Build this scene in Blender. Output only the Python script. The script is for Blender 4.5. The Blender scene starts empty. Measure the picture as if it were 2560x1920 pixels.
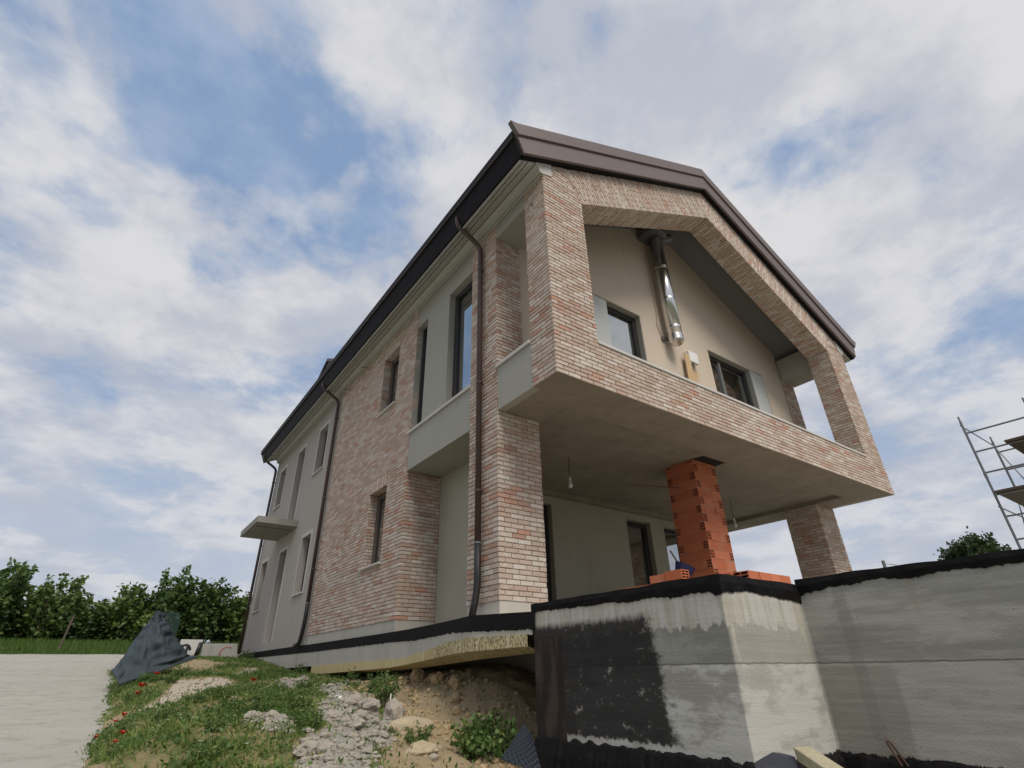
import bpy, math, random
import numpy as np
from mathutils import Vector, Matrix, noise as mnoise
random.seed(7); rng = np.random.default_rng(7)
R = math.radians
scene = bpy.context.scene
COL = scene.collection

# ------------------------------------------------------------------ camera
cam_d = bpy.data.cameras.new('camera'); cam = bpy.data.objects.new('camera', cam_d); COL.objects.link(cam)
cam_d.sensor_fit = 'HORIZONTAL'; cam_d.sensor_width = 36.0; cam_d.lens = 18.3954
cam_d.shift_x = 30.58/2560; cam_d.shift_y = 8.2/2560
cam_d.clip_start = 0.05; cam_d.clip_end = 5000
Rc = ((0.8214, 0.5048, -0.2654), (-0.5702, 0.7184, -0.3985), (-0.0105, 0.4786, 0.878))   # right, forward, up
M = Matrix(((Rc[0][0], Rc[0][2], -Rc[0][1]), (Rc[1][0], Rc[1][2], -Rc[1][1]), (Rc[2][0], Rc[2][2], -Rc[2][1]))).to_4x4()
M.translation = Vector((-4.18282, -4.59111, -3.6))
cam.matrix_world = M
scene.camera = cam
# ------------------------------------------------------------------ light, sky, exposure
SUN_EL, SUN_AZ = 52.0, 187.0          # azimuth clockwise from +Y
scene.view_settings.view_transform = 'Standard'; scene.view_settings.look = 'None'
scene.view_settings.gamma = 1.0; scene.view_settings.exposure = 0.42
sd = Vector((math.sin(R(SUN_AZ))*math.cos(R(SUN_EL)), math.cos(R(SUN_AZ))*math.cos(R(SUN_EL)), math.sin(R(SUN_EL))))
sl = bpy.data.lights.new('sun', 'SUN'); sl.energy = 2.1; sl.angle = R(28); sl.color = (1.0, 0.93, 0.83)
so = bpy.data.objects.new('sun', sl); COL.objects.link(so)
so.rotation_euler = sd.to_track_quat('Z', 'Y').to_euler(); so.location = sd*60

class NT:
    """small node-tree helper"""
    def __init__(s, tree): s.t = tree; s.n = tree.nodes; s.l = tree.links
    def node(s, kind, **kw):
        n = s.n.new(kind)
        for k, v in kw.items(): setattr(n, k, v)
        return n
    def put(s, sock, v):
        if v is None: return
        if hasattr(v, 'is_output') or isinstance(v, bpy.types.NodeSocket): s.l.new(v, sock)
        else:
            if sock.type == 'RGBA' and len(v) == 3: v = (*v, 1)
            sock.default_value = v
    def m(s, op, a, b=None, c=None, clamp=False):
        n = s.node('ShaderNodeMath', operation=op, use_clamp=clamp)
        for i, v in enumerate((a, b, c)): s.put(n.inputs[i], v)
        return n.outputs[0]
    def v(s, op, a, b=None, scale=None):
        n = s.node('ShaderNodeVectorMath', operation=op); s.put(n.inputs[0], a); s.put(n.inputs[1], b)
        if scale is not None: s.put(n.inputs['Scale'], scale)
        return n.outputs['Value' if op in ('DOT_PRODUCT', 'LENGTH', 'DISTANCE') else 'Vector']
    def mix(s, f, a, b, blend='MIX'):
        n = s.node('ShaderNodeMix', data_type='RGBA', blend_type=blend); s.put(n.inputs[0], f)
        s.put(n.inputs[6], a); s.put(n.inputs[7], b); return n.outputs[2]
    def sep(s, v):
        n = s.node('ShaderNodeSeparateXYZ'); s.put(n.inputs[0], v); return n.outputs
    def comb(s, x, y, z):
        n = s.node('ShaderNodeCombineXYZ')
        for i, q in enumerate((x, y, z)): s.put(n.inputs[i], q)
        return n.outputs[0]
    def noise(s, vec, scale, detail=3, rough=.55, dist=0.0):
        n = s.node('ShaderNodeTexNoise'); s.put(n.inputs['Vector'], vec); s.put(n.inputs['Scale'], scale)
        n.inputs['Detail'].default_value = detail; n.inputs['Roughness'].default_value = rough; n.inputs['Distortion'].default_value = dist
        return n.outputs['Fac']
    def voro(s, vec, scale, feature='F1'):
        n = s.node('ShaderNodeTexVoronoi', feature=feature); s.put(n.inputs['Vector'], vec); s.put(n.inputs['Scale'], scale)
        return n.outputs[0]
    def step(s, x, a, b):
        n = s.node('ShaderNodeMapRange', interpolation_type='SMOOTHSTEP'); s.put(n.inputs[0], x)
        s.put(n.inputs[1], a); s.put(n.inputs[2], b); n.inputs[3].default_value = 0; n.inputs[4].default_value = 1
        return n.outputs[0]
    def ramp(s, x, stops, interp='LINEAR'):
        n = s.node('ShaderNodeValToRGB'); cr = n.color_ramp; cr.interpolation = interp
        while len(cr.elements) > 1: cr.elements.remove(cr.elements[-1])
        cr.elements[0].position = stops[0][0]; cr.elements[0].color = (*stops[0][1], 1)
        for p, c in stops[1:]:
            e = cr.elements.new(p); e.color = (*c, 1)
        s.put(n.inputs[0], x); return n.outputs[0]
    def pos(s): return s.node('ShaderNodeNewGeometry').outputs['Position']
    def obj(s): return s.node('ShaderNodeTexCoord').outputs['Object']

wd = bpy.data.worlds.new('World'); scene.world = wd; wd.use_nodes = True
w = NT(wd.node_tree); w.n.clear()
sky = w.node('ShaderNodeTexSky', sky_type='NISHITA', sun_disc=False, sun_elevation=R(SUN_EL), sun_rotation=R(SUN_AZ))
sky.air_density = 1.0; sky.dust_density = 1.6; sky.ozone_density = 1.6
gd = w.node('ShaderNodeTexCoord').outputs['Generated']
gx, gy, gz = w.sep(gd)
den = w.m('MAXIMUM', w.m('ADD', gz, 0.22), 0.05)
pw = w.comb(w.m('DIVIDE', gx, den), w.m('DIVIDE', gy, den), 2.3)
n1 = w.noise(pw, 2.9, 5, .50, .15)
n2 = w.noise(pw, 7.5, 5, .60, .2)
n3 = w.noise(pw, 1.1, 2, .5)
dens = w.m('ADD', w.m('ADD', w.m('MULTIPLY', n1, .53), w.m('MULTIPLY', n2, .29)), w.m('MULTIPLY', n3, .18))
BLOBS = [((-0.276, 0.653, 0.705), 0.16, -0.120), ((-0.226, 0.719, 0.657), 0.10, -0.070), ((0.495, 0.195, 0.847), 0.08, -0.100), ((0.647, 0.126, 0.752), 0.07, -0.080), ((0.705, -0.024, 0.709), 0.08, -0.090), ((0.828, 0.085, 0.554), 0.07, -0.080), ((0.726, 0.254, 0.639), 0.05, -0.070), ((-0.169, 0.766, 0.62), 0.10, 0.070), ((-0.194, 0.604, 0.773), 0.08, 0.050), ((-0.146, 0.924, 0.354), 0.10, -0.040), ((-0.067, 0.612, 0.788), 0.13, -0.130), ((-0.041, 0.639, 0.768), 0.12, -0.100), ((0.053, 0.668, 0.742), 0.10, -0.120), ((-0.08, 0.734, 0.674), 0.10, -0.090), ((0.003, 0.772, 0.635), 0.08, -0.100), ((0.214, 0.703, 0.678), 0.06, -0.090), ((-0.095, 0.882, 0.462), 0.07, -0.090), ((0.069, 0.927, 0.369), 0.08, -0.080), ((-0.245, 0.803, 0.544), 0.08, -0.060), ((-0.271, 0.638, 0.721), 0.14, -0.070), ((0.738, 0.116, 0.665), 0.10, -0.120), ((0.764, 0.17, 0.623), 0.08, -0.080), ((0.401, 0.259, 0.879), 0.08, -0.100), ((0.286, 0.505, 0.814), 0.09, -0.060), ((0.888, 0.086, 0.452), 0.07, -0.050), ((0.714, 0.053, 0.698), 0.10, -0.050), ((0.052, 0.554, 0.831), 0.10, -0.060), ((0.24, 0.643, 0.728), 0.07, -0.050), ((-0.116, 0.67, 0.733), 0.05, -0.030), ((-0.102, 0.79, 0.604), 0.14, 0.100), ((0.01, 0.83, 0.557), 0.10, 0.070), ((0.044, 0.721, 0.691), 0.06, 0.070), ((-0.181, 0.657, 0.732), 0.08, 0.060), ((0.164, 0.505, 0.848), 0.16, 0.080), ((0.314, 0.379, 0.871), 0.10, 0.060), ((0.606, 0.239, 0.759), 0.16, 0.100), ((0.77, 0.036, 0.637), 0.12, 0.100), ((0.584, 0.145, 0.799), 0.14, 0.060), ((0.836, 0.177, 0.52), 0.14, 0.080), ((-0.18, 0.873, 0.452), 0.12, 0.060), ((0.144, 0.878, 0.457), 0.10, 0.050), ((0.801, 0.242, 0.548), 0.06, 0.040)]
wob = w.node('ShaderNodeTexNoise'); w.put(wob.inputs['Vector'], gd); wob.inputs['Scale'].default_value = 5.5; wob.inputs['Detail'].default_value = 4
gdw = w.v('ADD', gd, w.v('SCALE', w.v('SUBTRACT', wob.outputs['Color'], (.5, .5, .5)), scale=.30))
for d, wdt, amt in BLOBS:
    dist = w.v('DISTANCE', gdw, tuple(Vector(d).normalized()))
    dens = w.m('ADD', dens, w.m('MULTIPLY', w.m('SUBTRACT', 1.0, w.step(dist, 0.0, wdt*2.1)), amt*.60))
cov = w.step(dens, 0.385, 0.50)
thick = w.step(dens, 0.455, 0.55)
hz = w.step(gz, 0.0, 0.55)
shade = w.step(w.noise(w.v('ADD', pw, (.10, .16, 6.0)), 3.6, 5, .58), .40, .66)
cloud = w.mix(thick, (3.9, 4.25, 4.9), (5.45, 5.4, 5.5))
cloud = w.mix(w.m('MULTIPLY', shade, .80), cloud, (3.5, 3.7, 4.3))
blue = w.mix(.80, sky.outputs[0], (1.95, 2.85, 4.4))
blue = w.mix(w.m('MULTIPLY', w.step(w.noise(pw, 5.0, 5, .62), .38, .72), .40), blue, (4.1, 4.6, 5.5))
base = w.mix(w.m('MULTIPLY', w.m('SUBTRACT', 1.0, hz), .88), blue, (3.9, 4.25, 4.85))
skyc = w.mix(w.m('MULTIPLY', cov, w.m('ADD', .62, w.m('MULTIPLY', hz, .34))), base, cloud)
skyc = w.mix(w.step(gz, -0.01, -0.12), skyc, (0.9, 0.95, 0.8))
bg = w.node('ShaderNodeBackground'); w.put(bg.inputs[0], skyc); bg.inputs[1].default_value = 0.1
wo = w.node('ShaderNodeOutputWorld'); w.l.new(bg.outputs[0], wo.inputs[0])
try: scene.cycles.max_bounces = 8
except Exception: pass

# ------------------------------------------------------------------ materials
MATS = {}
def mat(name, build=None, col=None, rough=.8, metal=0.0, spec=.4):
    if name in MATS: return MATS[name]
    m = bpy.data.materials.new(name); m.use_nodes = True; t = NT(m.node_tree)
    b = m.node_tree.nodes['Principled BSDF']
    b.inputs['Roughness'].default_value = rough; b.inputs['Metallic'].default_value = metal; b.inputs['Specular IOR Level'].default_value = spec
    if col: b.inputs['Base Color'].default_value = (*col, 1)
    if build: build(t, b)
    MATS[name] = m; return m
def bump(t, b, h, strength=.4, dist=.01):
    n = t.node('ShaderNodeBump'); n.inputs['Strength'].default_value = strength; n.inputs['Distance'].default_value = dist
    t.put(n.inputs['Height'], h); t.l.new(n.outputs[0], b.inputs['Normal'])
def mul(c, k): return tuple(x*k for x in c)
def render_coat(name, c, var=.12, sc=1.3, rough=.9, stain=.10, fine=60, bs=.25):
    def f(t, b):
        p = t.pos()
        a = t.noise(p, sc, 4, .6); q = t.noise(p, fine, 2, .5); s = t.noise(t.v('MULTIPLY', p, (3.0, 3.0, .6)), 1.2, 4, .6)
        col = t.mix(a, mul(c, 1-var), mul(c, 1+var))
        col = t.mix(t.m('MULTIPLY', t.step(s, .5, .75), stain*2), col, mul(c, .72))
        col = t.mix(t.m('MULTIPLY', q, .12), col, mul(c, .7))
        t.put(b.inputs['Base Color'], col); bump(t, b, q, bs, .004)
    return mat(name, f, rough=rough, spec=.25)
M_taupe = render_coat('taupe_render', (.385, .352, .318), .06, .8)
M_trim = render_coat('light_trim', (.50, .485, .455), .05, 1)
M_grey = render_coat('grey_render', (.35, .338, .295), .07, 1.2)
M_beige = render_coat('beige_render', (.57, .485, .39), .05, .9)
def add_stain(m):
    t = NT(m.node_tree); b_ = m.node_tree.nodes['Principled BSDF']; src = b_.inputs['Base Color'].links[0].from_socket
    p = t.pos(); x, y, z = t.sep(p); wx = t.m('ADD', x, t.m('MULTIPLY', t.m('SUBTRACT', t.noise(p, 3, 3), .5), .25))
    k = t.m('MULTIPLY', t.m('SUBTRACT', 1.0, t.step(t.m('ABSOLUTE', t.m('SUBTRACT', wx, 5.62)), .05, .26)), t.m('MULTIPLY', t.step(z, 1.6, 2.1), t.m('SUBTRACT', 1.0, t.step(z, 2.45, 2.68))))
    t.put(b_.inputs['Base Color'], t.mix(t.m('MULTIPLY', k, .6), src, (.50, .29, .12)))
add_stain(M_beige)
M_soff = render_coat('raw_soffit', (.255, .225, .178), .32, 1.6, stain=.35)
M_infill = render_coat('olive_render', (.365, .345, .275), .10, 1.6, stain=.2)
M_stone = render_coat('pale_stone', (.55, .53, .50), .07, 5)
M_shut = render_coat('pale_grey_panel', (.50, .515, .505), .04, 3)
M_corn = render_coat('cornice_render', (.50, .495, .46), .06, 1)
M_conc = render_coat('plinth_concrete', (.445, .42, .365), .14, 3, stain=.25)

def fbrick(t, b):
    p = t.pos()
    at = t.node('ShaderNodeAttribute', attribute_name='tint').outputs['Fac']
    c = t.ramp(at, [(0, (0.364, 0.244, 0.188)), (.03, (0.495, 0.268, 0.193)), (.07, (0.460, 0.317, 0.247)), (.2, (0.455, 0.341, 0.277)), (.45, (0.480, 0.380, 0.312)), (.65, (0.510, 0.419, 0.351)), (.85, (0.545, 0.463, 0.396)), (1, (0.606, 0.536, 0.475))])
    a = t.noise(p, 9, 4, .65); q = t.noise(p, 42, 3, .6); z = t.noise(p, .9, 3, .5)
    lime = t.step(t.m('ADD', t.m('MULTIPLY', a, .7), t.m('ADD', t.m('MULTIPLY', q, .35), t.m('MULTIPLY', at, .10))), .585, .72)
    c = t.mix(t.m('MULTIPLY', lime, .62), c, (.64, .595, .525))
    c = t.mix(t.m('MULTIPLY', t.step(q, .52, .72), .40), c, (.29, .225, .18))
    c = t.mix(t.m('MULTIPLY', t.step(z, .45, .7), .18), c, (.34, .27, .21))
    t.put(b.inputs['Base Color'], c); bump(t, b, t.m('ADD', q, t.noise(p, 130, 2, .5)), .55, .006)
M_brick = mat('old_brick', fbrick, rough=.92, spec=.2)
def fmort(t, b):
    q = t.noise(t.pos(), 40, 3, .6)
    t.put(b.inputs['Base Color'], t.mix(q, (.27, .23, .185), (.40, .35, .29))); bump(t, b, q, .5, .006)
M_mort = mat('mortar', fmort, rough=.95, spec=.15)
def fmetal(c, r, var=.08):
    def f(t, b):
        n = t.noise(t.v('MULTIPLY', t.pos(), (1, 1, 6)), 1.7, 3, .5)
        t.put(b.inputs['Base Color'], t.mix(n, mul(c, 1-var), mul(c, 1+var))); t.put(b.inputs['Roughness'], t.m('ADD', r-.06, t.m('MULTIPLY', n, .12)))
    return f
M_fascia = mat('brown_sheet_metal', fmetal((.150, .118, .112), .5), rough=.5, spec=.3)
M_gut = mat('dark_brown_metal', fmetal((.009, .008, .009), .6), rough=.6, spec=.15)
M_pipe = mat('brown_pipe', fmetal((.075, .048, .040), .40), rough=.4)
M_pipeg = mat('grey_plastic_pipe', fmetal((.018, .018, .019), .55), rough=.5)
M_frame = mat('dark_window_frame', fmetal((.028, .026, .025), .35), rough=.4)
M_framel = mat('pale_window_frame', fmetal((.20, .20, .19), .35), rough=.4)
M_roof = mat('dark_roof_sheet', fmetal((.055, .05, .05), .5), rough=.5)
M_steel = mat('polished_steel', lambda t, b: t.put(b.inputs['Roughness'], t.m('ADD', .20, t.m('MULTIPLY', t.noise(t.pos(), 5, 2), .06))), col=(.72, .70, .68), metal=1.0, rough=.15)
M_galv = mat('galvanised_tube', fmetal((.20, .205, .215), .45), rough=.45, metal=.65)
M_plank = mat('stained_plank', lambda t, b: t.put(b.inputs['Base Color'], t.mix(t.noise(t.v('MULTIPLY', t.pos(), (1, 8, 8)), 3, 4), (.045, .035, .03), (.13, .10, .08))), rough=.8)
def fglass(t, b):
    b.inputs['Base Color'].default_value = (.010, .011, .012, 1); b.inputs['Roughness'].default_value = .02
    g = t.node('ShaderNodeBsdfGlossy'); g.inputs['Roughness'].default_value = .012; g.inputs['Color'].default_value = (.92, .95, .96, 1)
    bp = t.node('ShaderNodeBump'); bp.inputs['Strength'].default_value = .05; bp.inputs['Distance'].default_value = .02
    t.put(bp.inputs['Height'], t.noise(t.pos(), 1.2, 1)); t.l.new(bp.outputs[0], g.inputs['Normal'])
    lw = t.node('ShaderNodeLayerWeight'); lw.inputs[0].default_value = .35
    mx = t.node('ShaderNodeMixShader'); t.put(mx.inputs[0], t.m('ADD', .42, t.m('MULTIPLY', lw.outputs['Fresnel'], .55), clamp=True))
    t.l.new(b.outputs[0], mx.inputs[1]); t.l.new(g.outputs[0], mx.inputs[2])
    o = [n for n in t.n if n.type == 'OUTPUT_MATERIAL'][0]; t.l.new(mx.outputs[0], o.inputs[0])
M_glass = mat('window_glass', fglass)
def fhollow(t, b):
    p = t.pos(); a = t.noise(p, 5, 4, .6); q = t.noise(p, 45, 2)
    at = t.node('ShaderNodeAttribute', attribute_name='tint').outputs['Fac']
    c = t.mix(at, (.43, .125, .06), (.53, .18, .095)); c = t.mix(t.m('MULTIPLY', t.step(a, .50, .72), .30), c, (.46, .29, .21))
    c = t.mix(t.m('MULTIPLY', q, .2), c, (.30, .09, .05))
    t.put(b.inputs['Base Color'], c); bump(t, b, q, .3, .004)
M_hollow = mat('orange_hollow_block', fhollow, rough=.85, spec=.2)
M_dark = mat('hollow_shade', col=(.012, .008, .006), rough=.95)  # near-black colour stands in for the shade inside holes and openings
M_mortg = render_coat('grey_mortar', (.40, .30, .235), .15, 6)
def fbit(t, b):
    p = t.pos(); a = t.noise(p, 6, 5, .65); q = t.noise(p, 60, 3)
    c = t.mix(t.step(a, .35, .75), (.004, .0035, .004), (.012, .0105, .010)); c = t.mix(t.m('MULTIPLY', t.step(q, .6, .75), .12), c, (.06, .057, .054))
    t.put(b.inputs['Base Color'], c); t.put(b.inputs['Roughness'], t.m('ADD', .5, t.m('MULTIPLY', a, .35))); bump(t, b, a, .6, .02)
M_bit = mat('bitumen', fbit, rough=.75, spec=.14)
def fxps(t, b):
    p = t.pos(); y = t.sep(p)[1]
    a = t.noise(p, 3, 4, .6); q = t.noise(t.v('MULTIPLY', p, (1, 1, .45)), 55, 3, .6)
    c = t.mix(a, (.46, .35, .15), (.60, .52, .30))
    rough_zone = t.m('MULTIPLY', t.m('SUBTRACT', 1.0, t.step(y, 2.4, 3.4)), t.step(q, .47, .56))
    c = t.mix(t.m('MULTIPLY', t.m('SUBTRACT', 1.0, t.step(y, 1.2, 3.2)), .45), c, (.66, .60, .36))
    c = t.mix(t.m('MULTIPLY', rough_zone, .8), c, (.13, .10, .06))
    joint = t.m('SUBTRACT', 1.0, t.step(t.m('ABSOLUTE', t.m('SUBTRACT', t.m('FRACT', t.m('DIVIDE', y, 1.25)), .5)), .004, .012))
    c = t.mix(t.m('MULTIPLY', joint, .6), c, (.72, .68, .55))
    t.put(b.inputs['Base Color'], c); bump(t, b, q, .7, .015)
M_xps = mat('yellow_insulation_board', fxps, rough=.9)

# cast concrete of the retaining wall, with scraped bitumen on its left face
def fwall(t, b):
    p = t.pos(); x, y, z = t.sep(p)
    hor = t.v('MULTIPLY', p, (.45, .45, 5.5)); ver = t.v('MULTIPLY', p, (9, 9, 1.0))
    a = t.noise(p, 1.6, 5, .62); h = t.noise(hor, 1.5, 4, .5); v_ = t.noise(ver, 1.3, 4, .6); q = t.noise(p, 70, 2, .5)
    onC = t.step(x, .66, .69); AB = t.m('SUBTRACT', 1.0, onC); ret = t.m('MULTIPLY', t.step(x, -.412, -.40), AB)
    bl = t.noise(t.v('MULTIPLY', p, (.7, .7, 1.6)), 2.6, 6, .66)
    hs = t.noise(t.v('MULTIPLY', p, (.30, .30, 3.4)), 2.4, 5, .58)
    # long face: cloudy horizontal smears
    cC = t.mix(t.step(hs, .36, .64), (.255, .25, .225), (.405, .395, .36))
    cC = t.mix(t.m('MULTIPLY', t.step(bl, .50, .60), .5), cC, (.25, .245, .22)); cC = t.mix(t.m('MULTIPLY', t.step(bl, .46, .38), .5), cC, (.42, .405, .36))
    cC = t.mix(t.m('MULTIPLY', t.m('SUBTRACT', 1.0, t.step(z, -3.66, -3.5)), .30), cC, (.42, .41, .375))
    wet = t.m('MULTIPLY', t.step(t.m('ADD', y, t.m('MULTIPLY', t.m('SUBTRACT', a, .5), .25)), -2.66, -2.62), t.m('SUBTRACT', 1.0, t.step(z, -3.60, -3.57)))
    cC = t.mix(t.m('MULTIPLY', wet, .45), cC, (.20, .19, .155))
    # left and return faces: pale top pour, dark wet band, chalky bottom
    wob = t.m('MULTIPLY', t.m('SUBTRACT', t.noise(t.v('MULTIPLY', p, (1, 1, .10)), 15, 5, .75), .5), .26)
    up = t.step(t.m('ADD', z, wob), -3.312, -3.302)
    cU = t.mix(t.step(v_, .40, .62), (.50, .485, .445), (.41, .38, .315))
    cM = t.mix(t.step(bl, .42, .60), (.285, .28, .25), (.225, .22, .195)); cM = t.mix(t.m('MULTIPLY', ret, .55), cM, (.40, .38, .325))
    cM = t.mix(t.m('MULTIPLY', t.step(v_, .52, .66), t.m('ADD', .12, t.m('MULTIPLY', ret, .5))), cM, (.53, .50, .43))
    cL = t.mix(t.step(bl, .47, .60), (.50, .49, .455), (.31, .30, .27)); cL = t.mix(t.m('MULTIPLY', ret, .35), cL, (.50, .49, .455))
    cL = t.mix(t.m('MULTIPLY', t.step(hs, .55, .66), .4), cL, (.36, .345, .305))
    cA = t.mix(t.step(z, -3.562, -3.556), cL, cM); cA = t.mix(up, cA, cU)
    c = t.mix(onC, cA, cC)
    rust = t.m('MULTIPLY', t.step(t.noise(t.v('MULTIPLY', p, (6, 6, .35)), 1.0, 3, .5), .62, .72), t.step(z, -3.45, -3.05))
    c = t.mix(t.m('MULTIPLY', rust, .35), c, (.33, .235, .14))
    # formwork joints
    for zz, amt in ((-3.56, .75), (-3.0, .0)):
        if amt:
            j = t.m('SUBTRACT', 1.0, t.step(t.m('ABSOLUTE', t.m('ADD', t.m('SUBTRACT', z, zz), t.m('MULTIPLY', t.m('SUBTRACT', t.noise(p, 9, 3), .5), .02))), .002, .009))
            c = t.mix(t.m('MULTIPLY', j, amt), c, (.09, .085, .075))
    for yy in (-2.42,):
        j = t.m('MULTIPLY', t.step(x, .6, .66), t.m('SUBTRACT', 1.0, t.step(t.m('ABSOLUTE', t.m('SUBTRACT', y, yy)), .035, .06)))
        c = t.mix(t.m('MULTIPLY', j, .28), c, (.18, .17, .15))
    vor = t.voro(p, 17); pit = t.m('MULTIPLY', t.m('SUBTRACT', 1.0, t.step(vor, .045, .10)), t.step(t.noise(p, 3.1, 2), .52, .60))
    c = t.mix(t.m('MULTIPLY', pit, .8), c, (.08, .075, .065))
    c = t.mix(t.m('MULTIPLY', q, .10), c, (.12, .115, .10))
    # bitumen: scraped patch, brown end strip, splash along the foot
    face = t.m('SUBTRACT', 1.0, t.step(x, -.405, -.395))
    wy = t.m('ADD', y, t.m('MULTIPLY', t.m('SUBTRACT', t.noise(p, 5, 6, .75), .5), .42))
    wz = t.m('ADD', z, t.m('MULTIPLY', t.m('SUBTRACT', t.noise(t.v('MULTIPLY', p, (1, 2, .6)), 9, 5, .7), .5), .12))
    rgt = t.m('ADD', -1.30, t.m('MULTIPLY', t.m('ADD', z, 3.6), .14))
    patch = t.m('MULTIPLY', t.step(t.m('ADD', t.m('SUBTRACT', wy, rgt), t.m('MULTIPLY', t.m('SUBTRACT', t.noise(t.v('MULTIPLY', p, (1, 1, 5)), 6, 4, .7), .5), .20)), -.19, -.06), t.m('MULTIPLY', t.m('SUBTRACT', 1.0, t.step(wz, -3.23, -3.15)), t.step(wz, -4.11, -4.09)))
    scr = t.noise(t.v('MULTIPLY', p, (1, 1, 2.0)), 5.5, 6, .7)
    dense = t.m('SUBTRACT', 1.0, t.m('MULTIPLY', t.step(t.m('ADD', scr, t.m('MULTIPLY', t.noise(p, 22, 4, .7), .35)), .74, .90), .60))
    patch = t.m('MULTIPLY', patch, dense)
    strip = t.m('MULTIPLY', t.step(y, -.25, -.235), t.m('SUBTRACT', 1.0, t.step(z, -3.29, -3.28)))
    foot = t.m('SUBTRACT', 1.0, t.step(wz, -4.165, -4.15))
    c = t.mix(t.m('MULTIPLY', t.m('MULTIPLY', patch, face), .95), c, t.mix(scr, (.006, .0055, .006), (.024, .022, .022)))
    c = t.mix(t.m('MULTIPLY', strip, face), c, t.mix(t.step(t.noise(t.v('MULTIPLY', p, (1, 1, .3)), 7, 4), .4, .65), (.022, .017, .015), (.058, .040, .034)))
    c = t.mix(foot, c, (.016, .015, .016))
    t.put(b.inputs['Base Color'], c)
    bump(t, b, t.m('ADD', t.m('MULTIPLY', h, 1.0), t.m('ADD', t.m('MULTIPLY', q, .25), t.m('MULTIPLY', a, .5))), .45, .02)
M_wall = mat('cast_concrete', fwall, rough=.88, spec=.25)
# yard, ground, soil
def fyard(t, b):
    p = t.pos(); a = t.noise(t.v('MULTIPLY', p, (.35, 1.6, 1)), .9, 5, .6); q = t.noise(p, 30, 3, .6)
    d = t.noise(p, 3.5, 5, .65)
    c = t.mix(a, (.29, .28, .245), (.44, .425, .38)); c = t.mix(t.m('MULTIPLY', q, .3), c, (.38, .36, .31))
    c = t.mix(t.m('MULTIPLY', t.step(d, .50, .66), .60), c, (.27, .255, .215))
    t.put(b.inputs['Base Color'], c); bump(t, b, t.m('ADD', q, t.m('MULTIPLY', d, 1.5)), .5, .03)
M_yard = mat('compacted_pale_gravel', fyard, rough=.95, spec=.15)
def fsoil(t, b):
    p = t.pos(); x, y, z = t.sep(p)
    at = t.node('ShaderNodeAttribute', attribute_name='zone'); zc = t.node('ShaderNodeSeparateColor'); t.l.new(at.outputs['Color'], zc.inputs[0])
    a = t.noise(p, 3.2, 5, .62); q = t.noise(p, 26, 4, .65); s = t.noise(p, 90, 2)
    soil = t.mix(a, (.265, .198, .108), (.43, .345, .22)); soil = t.mix(t.step(q, .42, .7), soil, (.35, .275, .18))
    grey = t.mix(a, (.25, .235, .205), (.44, .415, .365)); grey = t.mix(t.step(q, .5, .72), grey, (.17, .155, .13))
    green = t.mix(t.step(t.m('ADD', a, t.m('MULTIPLY', q, .3)), .45, .75), (.085, .105, .03), (.26, .215, .11))
    edge = t.m('MULTIPLY', t.m('SUBTRACT', q, .5), .8)
    c = t.mix(t.step(t.m('ADD', zc.outputs[0], edge), .4, .6), soil, green)
    c = t.mix(t.step(t.m('ADD', zc.outputs[1], edge), .4, .6), c, grey)
    c = t.mix(t.step(t.m('ADD', zc.outputs[2], t.m('MULTIPLY', edge, .6)), .4, .6), c, t.mix(a, (.42, .36, .29), (.54, .47, .385)))
    c = t.mix(t.m('MULTIPLY', s, .2), c, (.12, .10, .07))
    t.put(b.inputs['Base Color'], c); bump(t, b, t.m('ADD', q, t.m('MULTIPLY', s, .4)), .8, .035)
M_soil = mat('site_soil', fsoil, rough=.97, spec=.1)
M_far = mat('grassland', lambda t, b: t.put(b.inputs['Base Color'], t.mix(t.step(t.v('LENGTH', t.pos()), 25, 60), t.mix(t.noise(t.pos(), .5, 5), (.105, .09, .065), (.19, .17, .13)), t.mix(t.noise(t.pos(), .12, 5), (.055, .085, .025), (.10, .13, .045)))), rough=.95, spec=.1)
def fleaf(c1, c2, c3, tr=.28):
    def f(t, b):
        at = t.node('ShaderNodeAttribute', attribute_name='tint').outputs['Fac']
        c = t.ramp(at, [(0, c1), (.55, c2), (1, c3)]); t.put(b.inputs['Base Color'], c)
        tl = t.node('ShaderNodeBsdfTranslucent'); t.put(tl.inputs[0], t.mix(.5, c, (.16, .22, .03)))
        mx = t.node('ShaderNodeMixShader'); mx.inputs[0].default_value = tr
        t.l.new(b.outputs[0], mx.inputs[1]); t.l.new(tl.outputs[0], mx.inputs[2])
        o = [n for n in t.n if n.type == 'OUTPUT_MATERIAL'][0]; t.l.new(mx.outputs[0], o.inputs[0])
    return f
M_leaf = mat('hedge_leaf', fleaf((.022, .050, .014), (.055, .105, .026), (.13, .19, .055)), rough=.55, spec=.4)
M_leaf3 = mat('young_hedge_leaf', fleaf((.032, .066, .015), (.085, .145, .032), (.19, .24, .07)), rough=.55, spec=.4)
M_leaf2 = mat('dark_tree_leaf', fleaf((.012, .024, .010), (.024, .045, .017), (.045, .075, .028)), rough=.55, spec=.35)
M_grass = mat('grass_blade', fleaf((.055, .115, .022), (.145, .215, .045), (.33, .335, .115)), rough=.6, spec=.3)
M_weed = mat('weed_leaf', fleaf((.04, .09, .022), (.085, .155, .038), (.19, .24, .08)), rough=.55, spec=.35)
M_bark = mat('bark', lambda t, b: t.put(b.inputs['Base Color'], t.mix(t.noise(t.v('MULTIPLY', t.pos(), (6, 6, 1)), 3, 4), (.05, .038, .028), (.14, .11, .085))), rough=.95)
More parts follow.
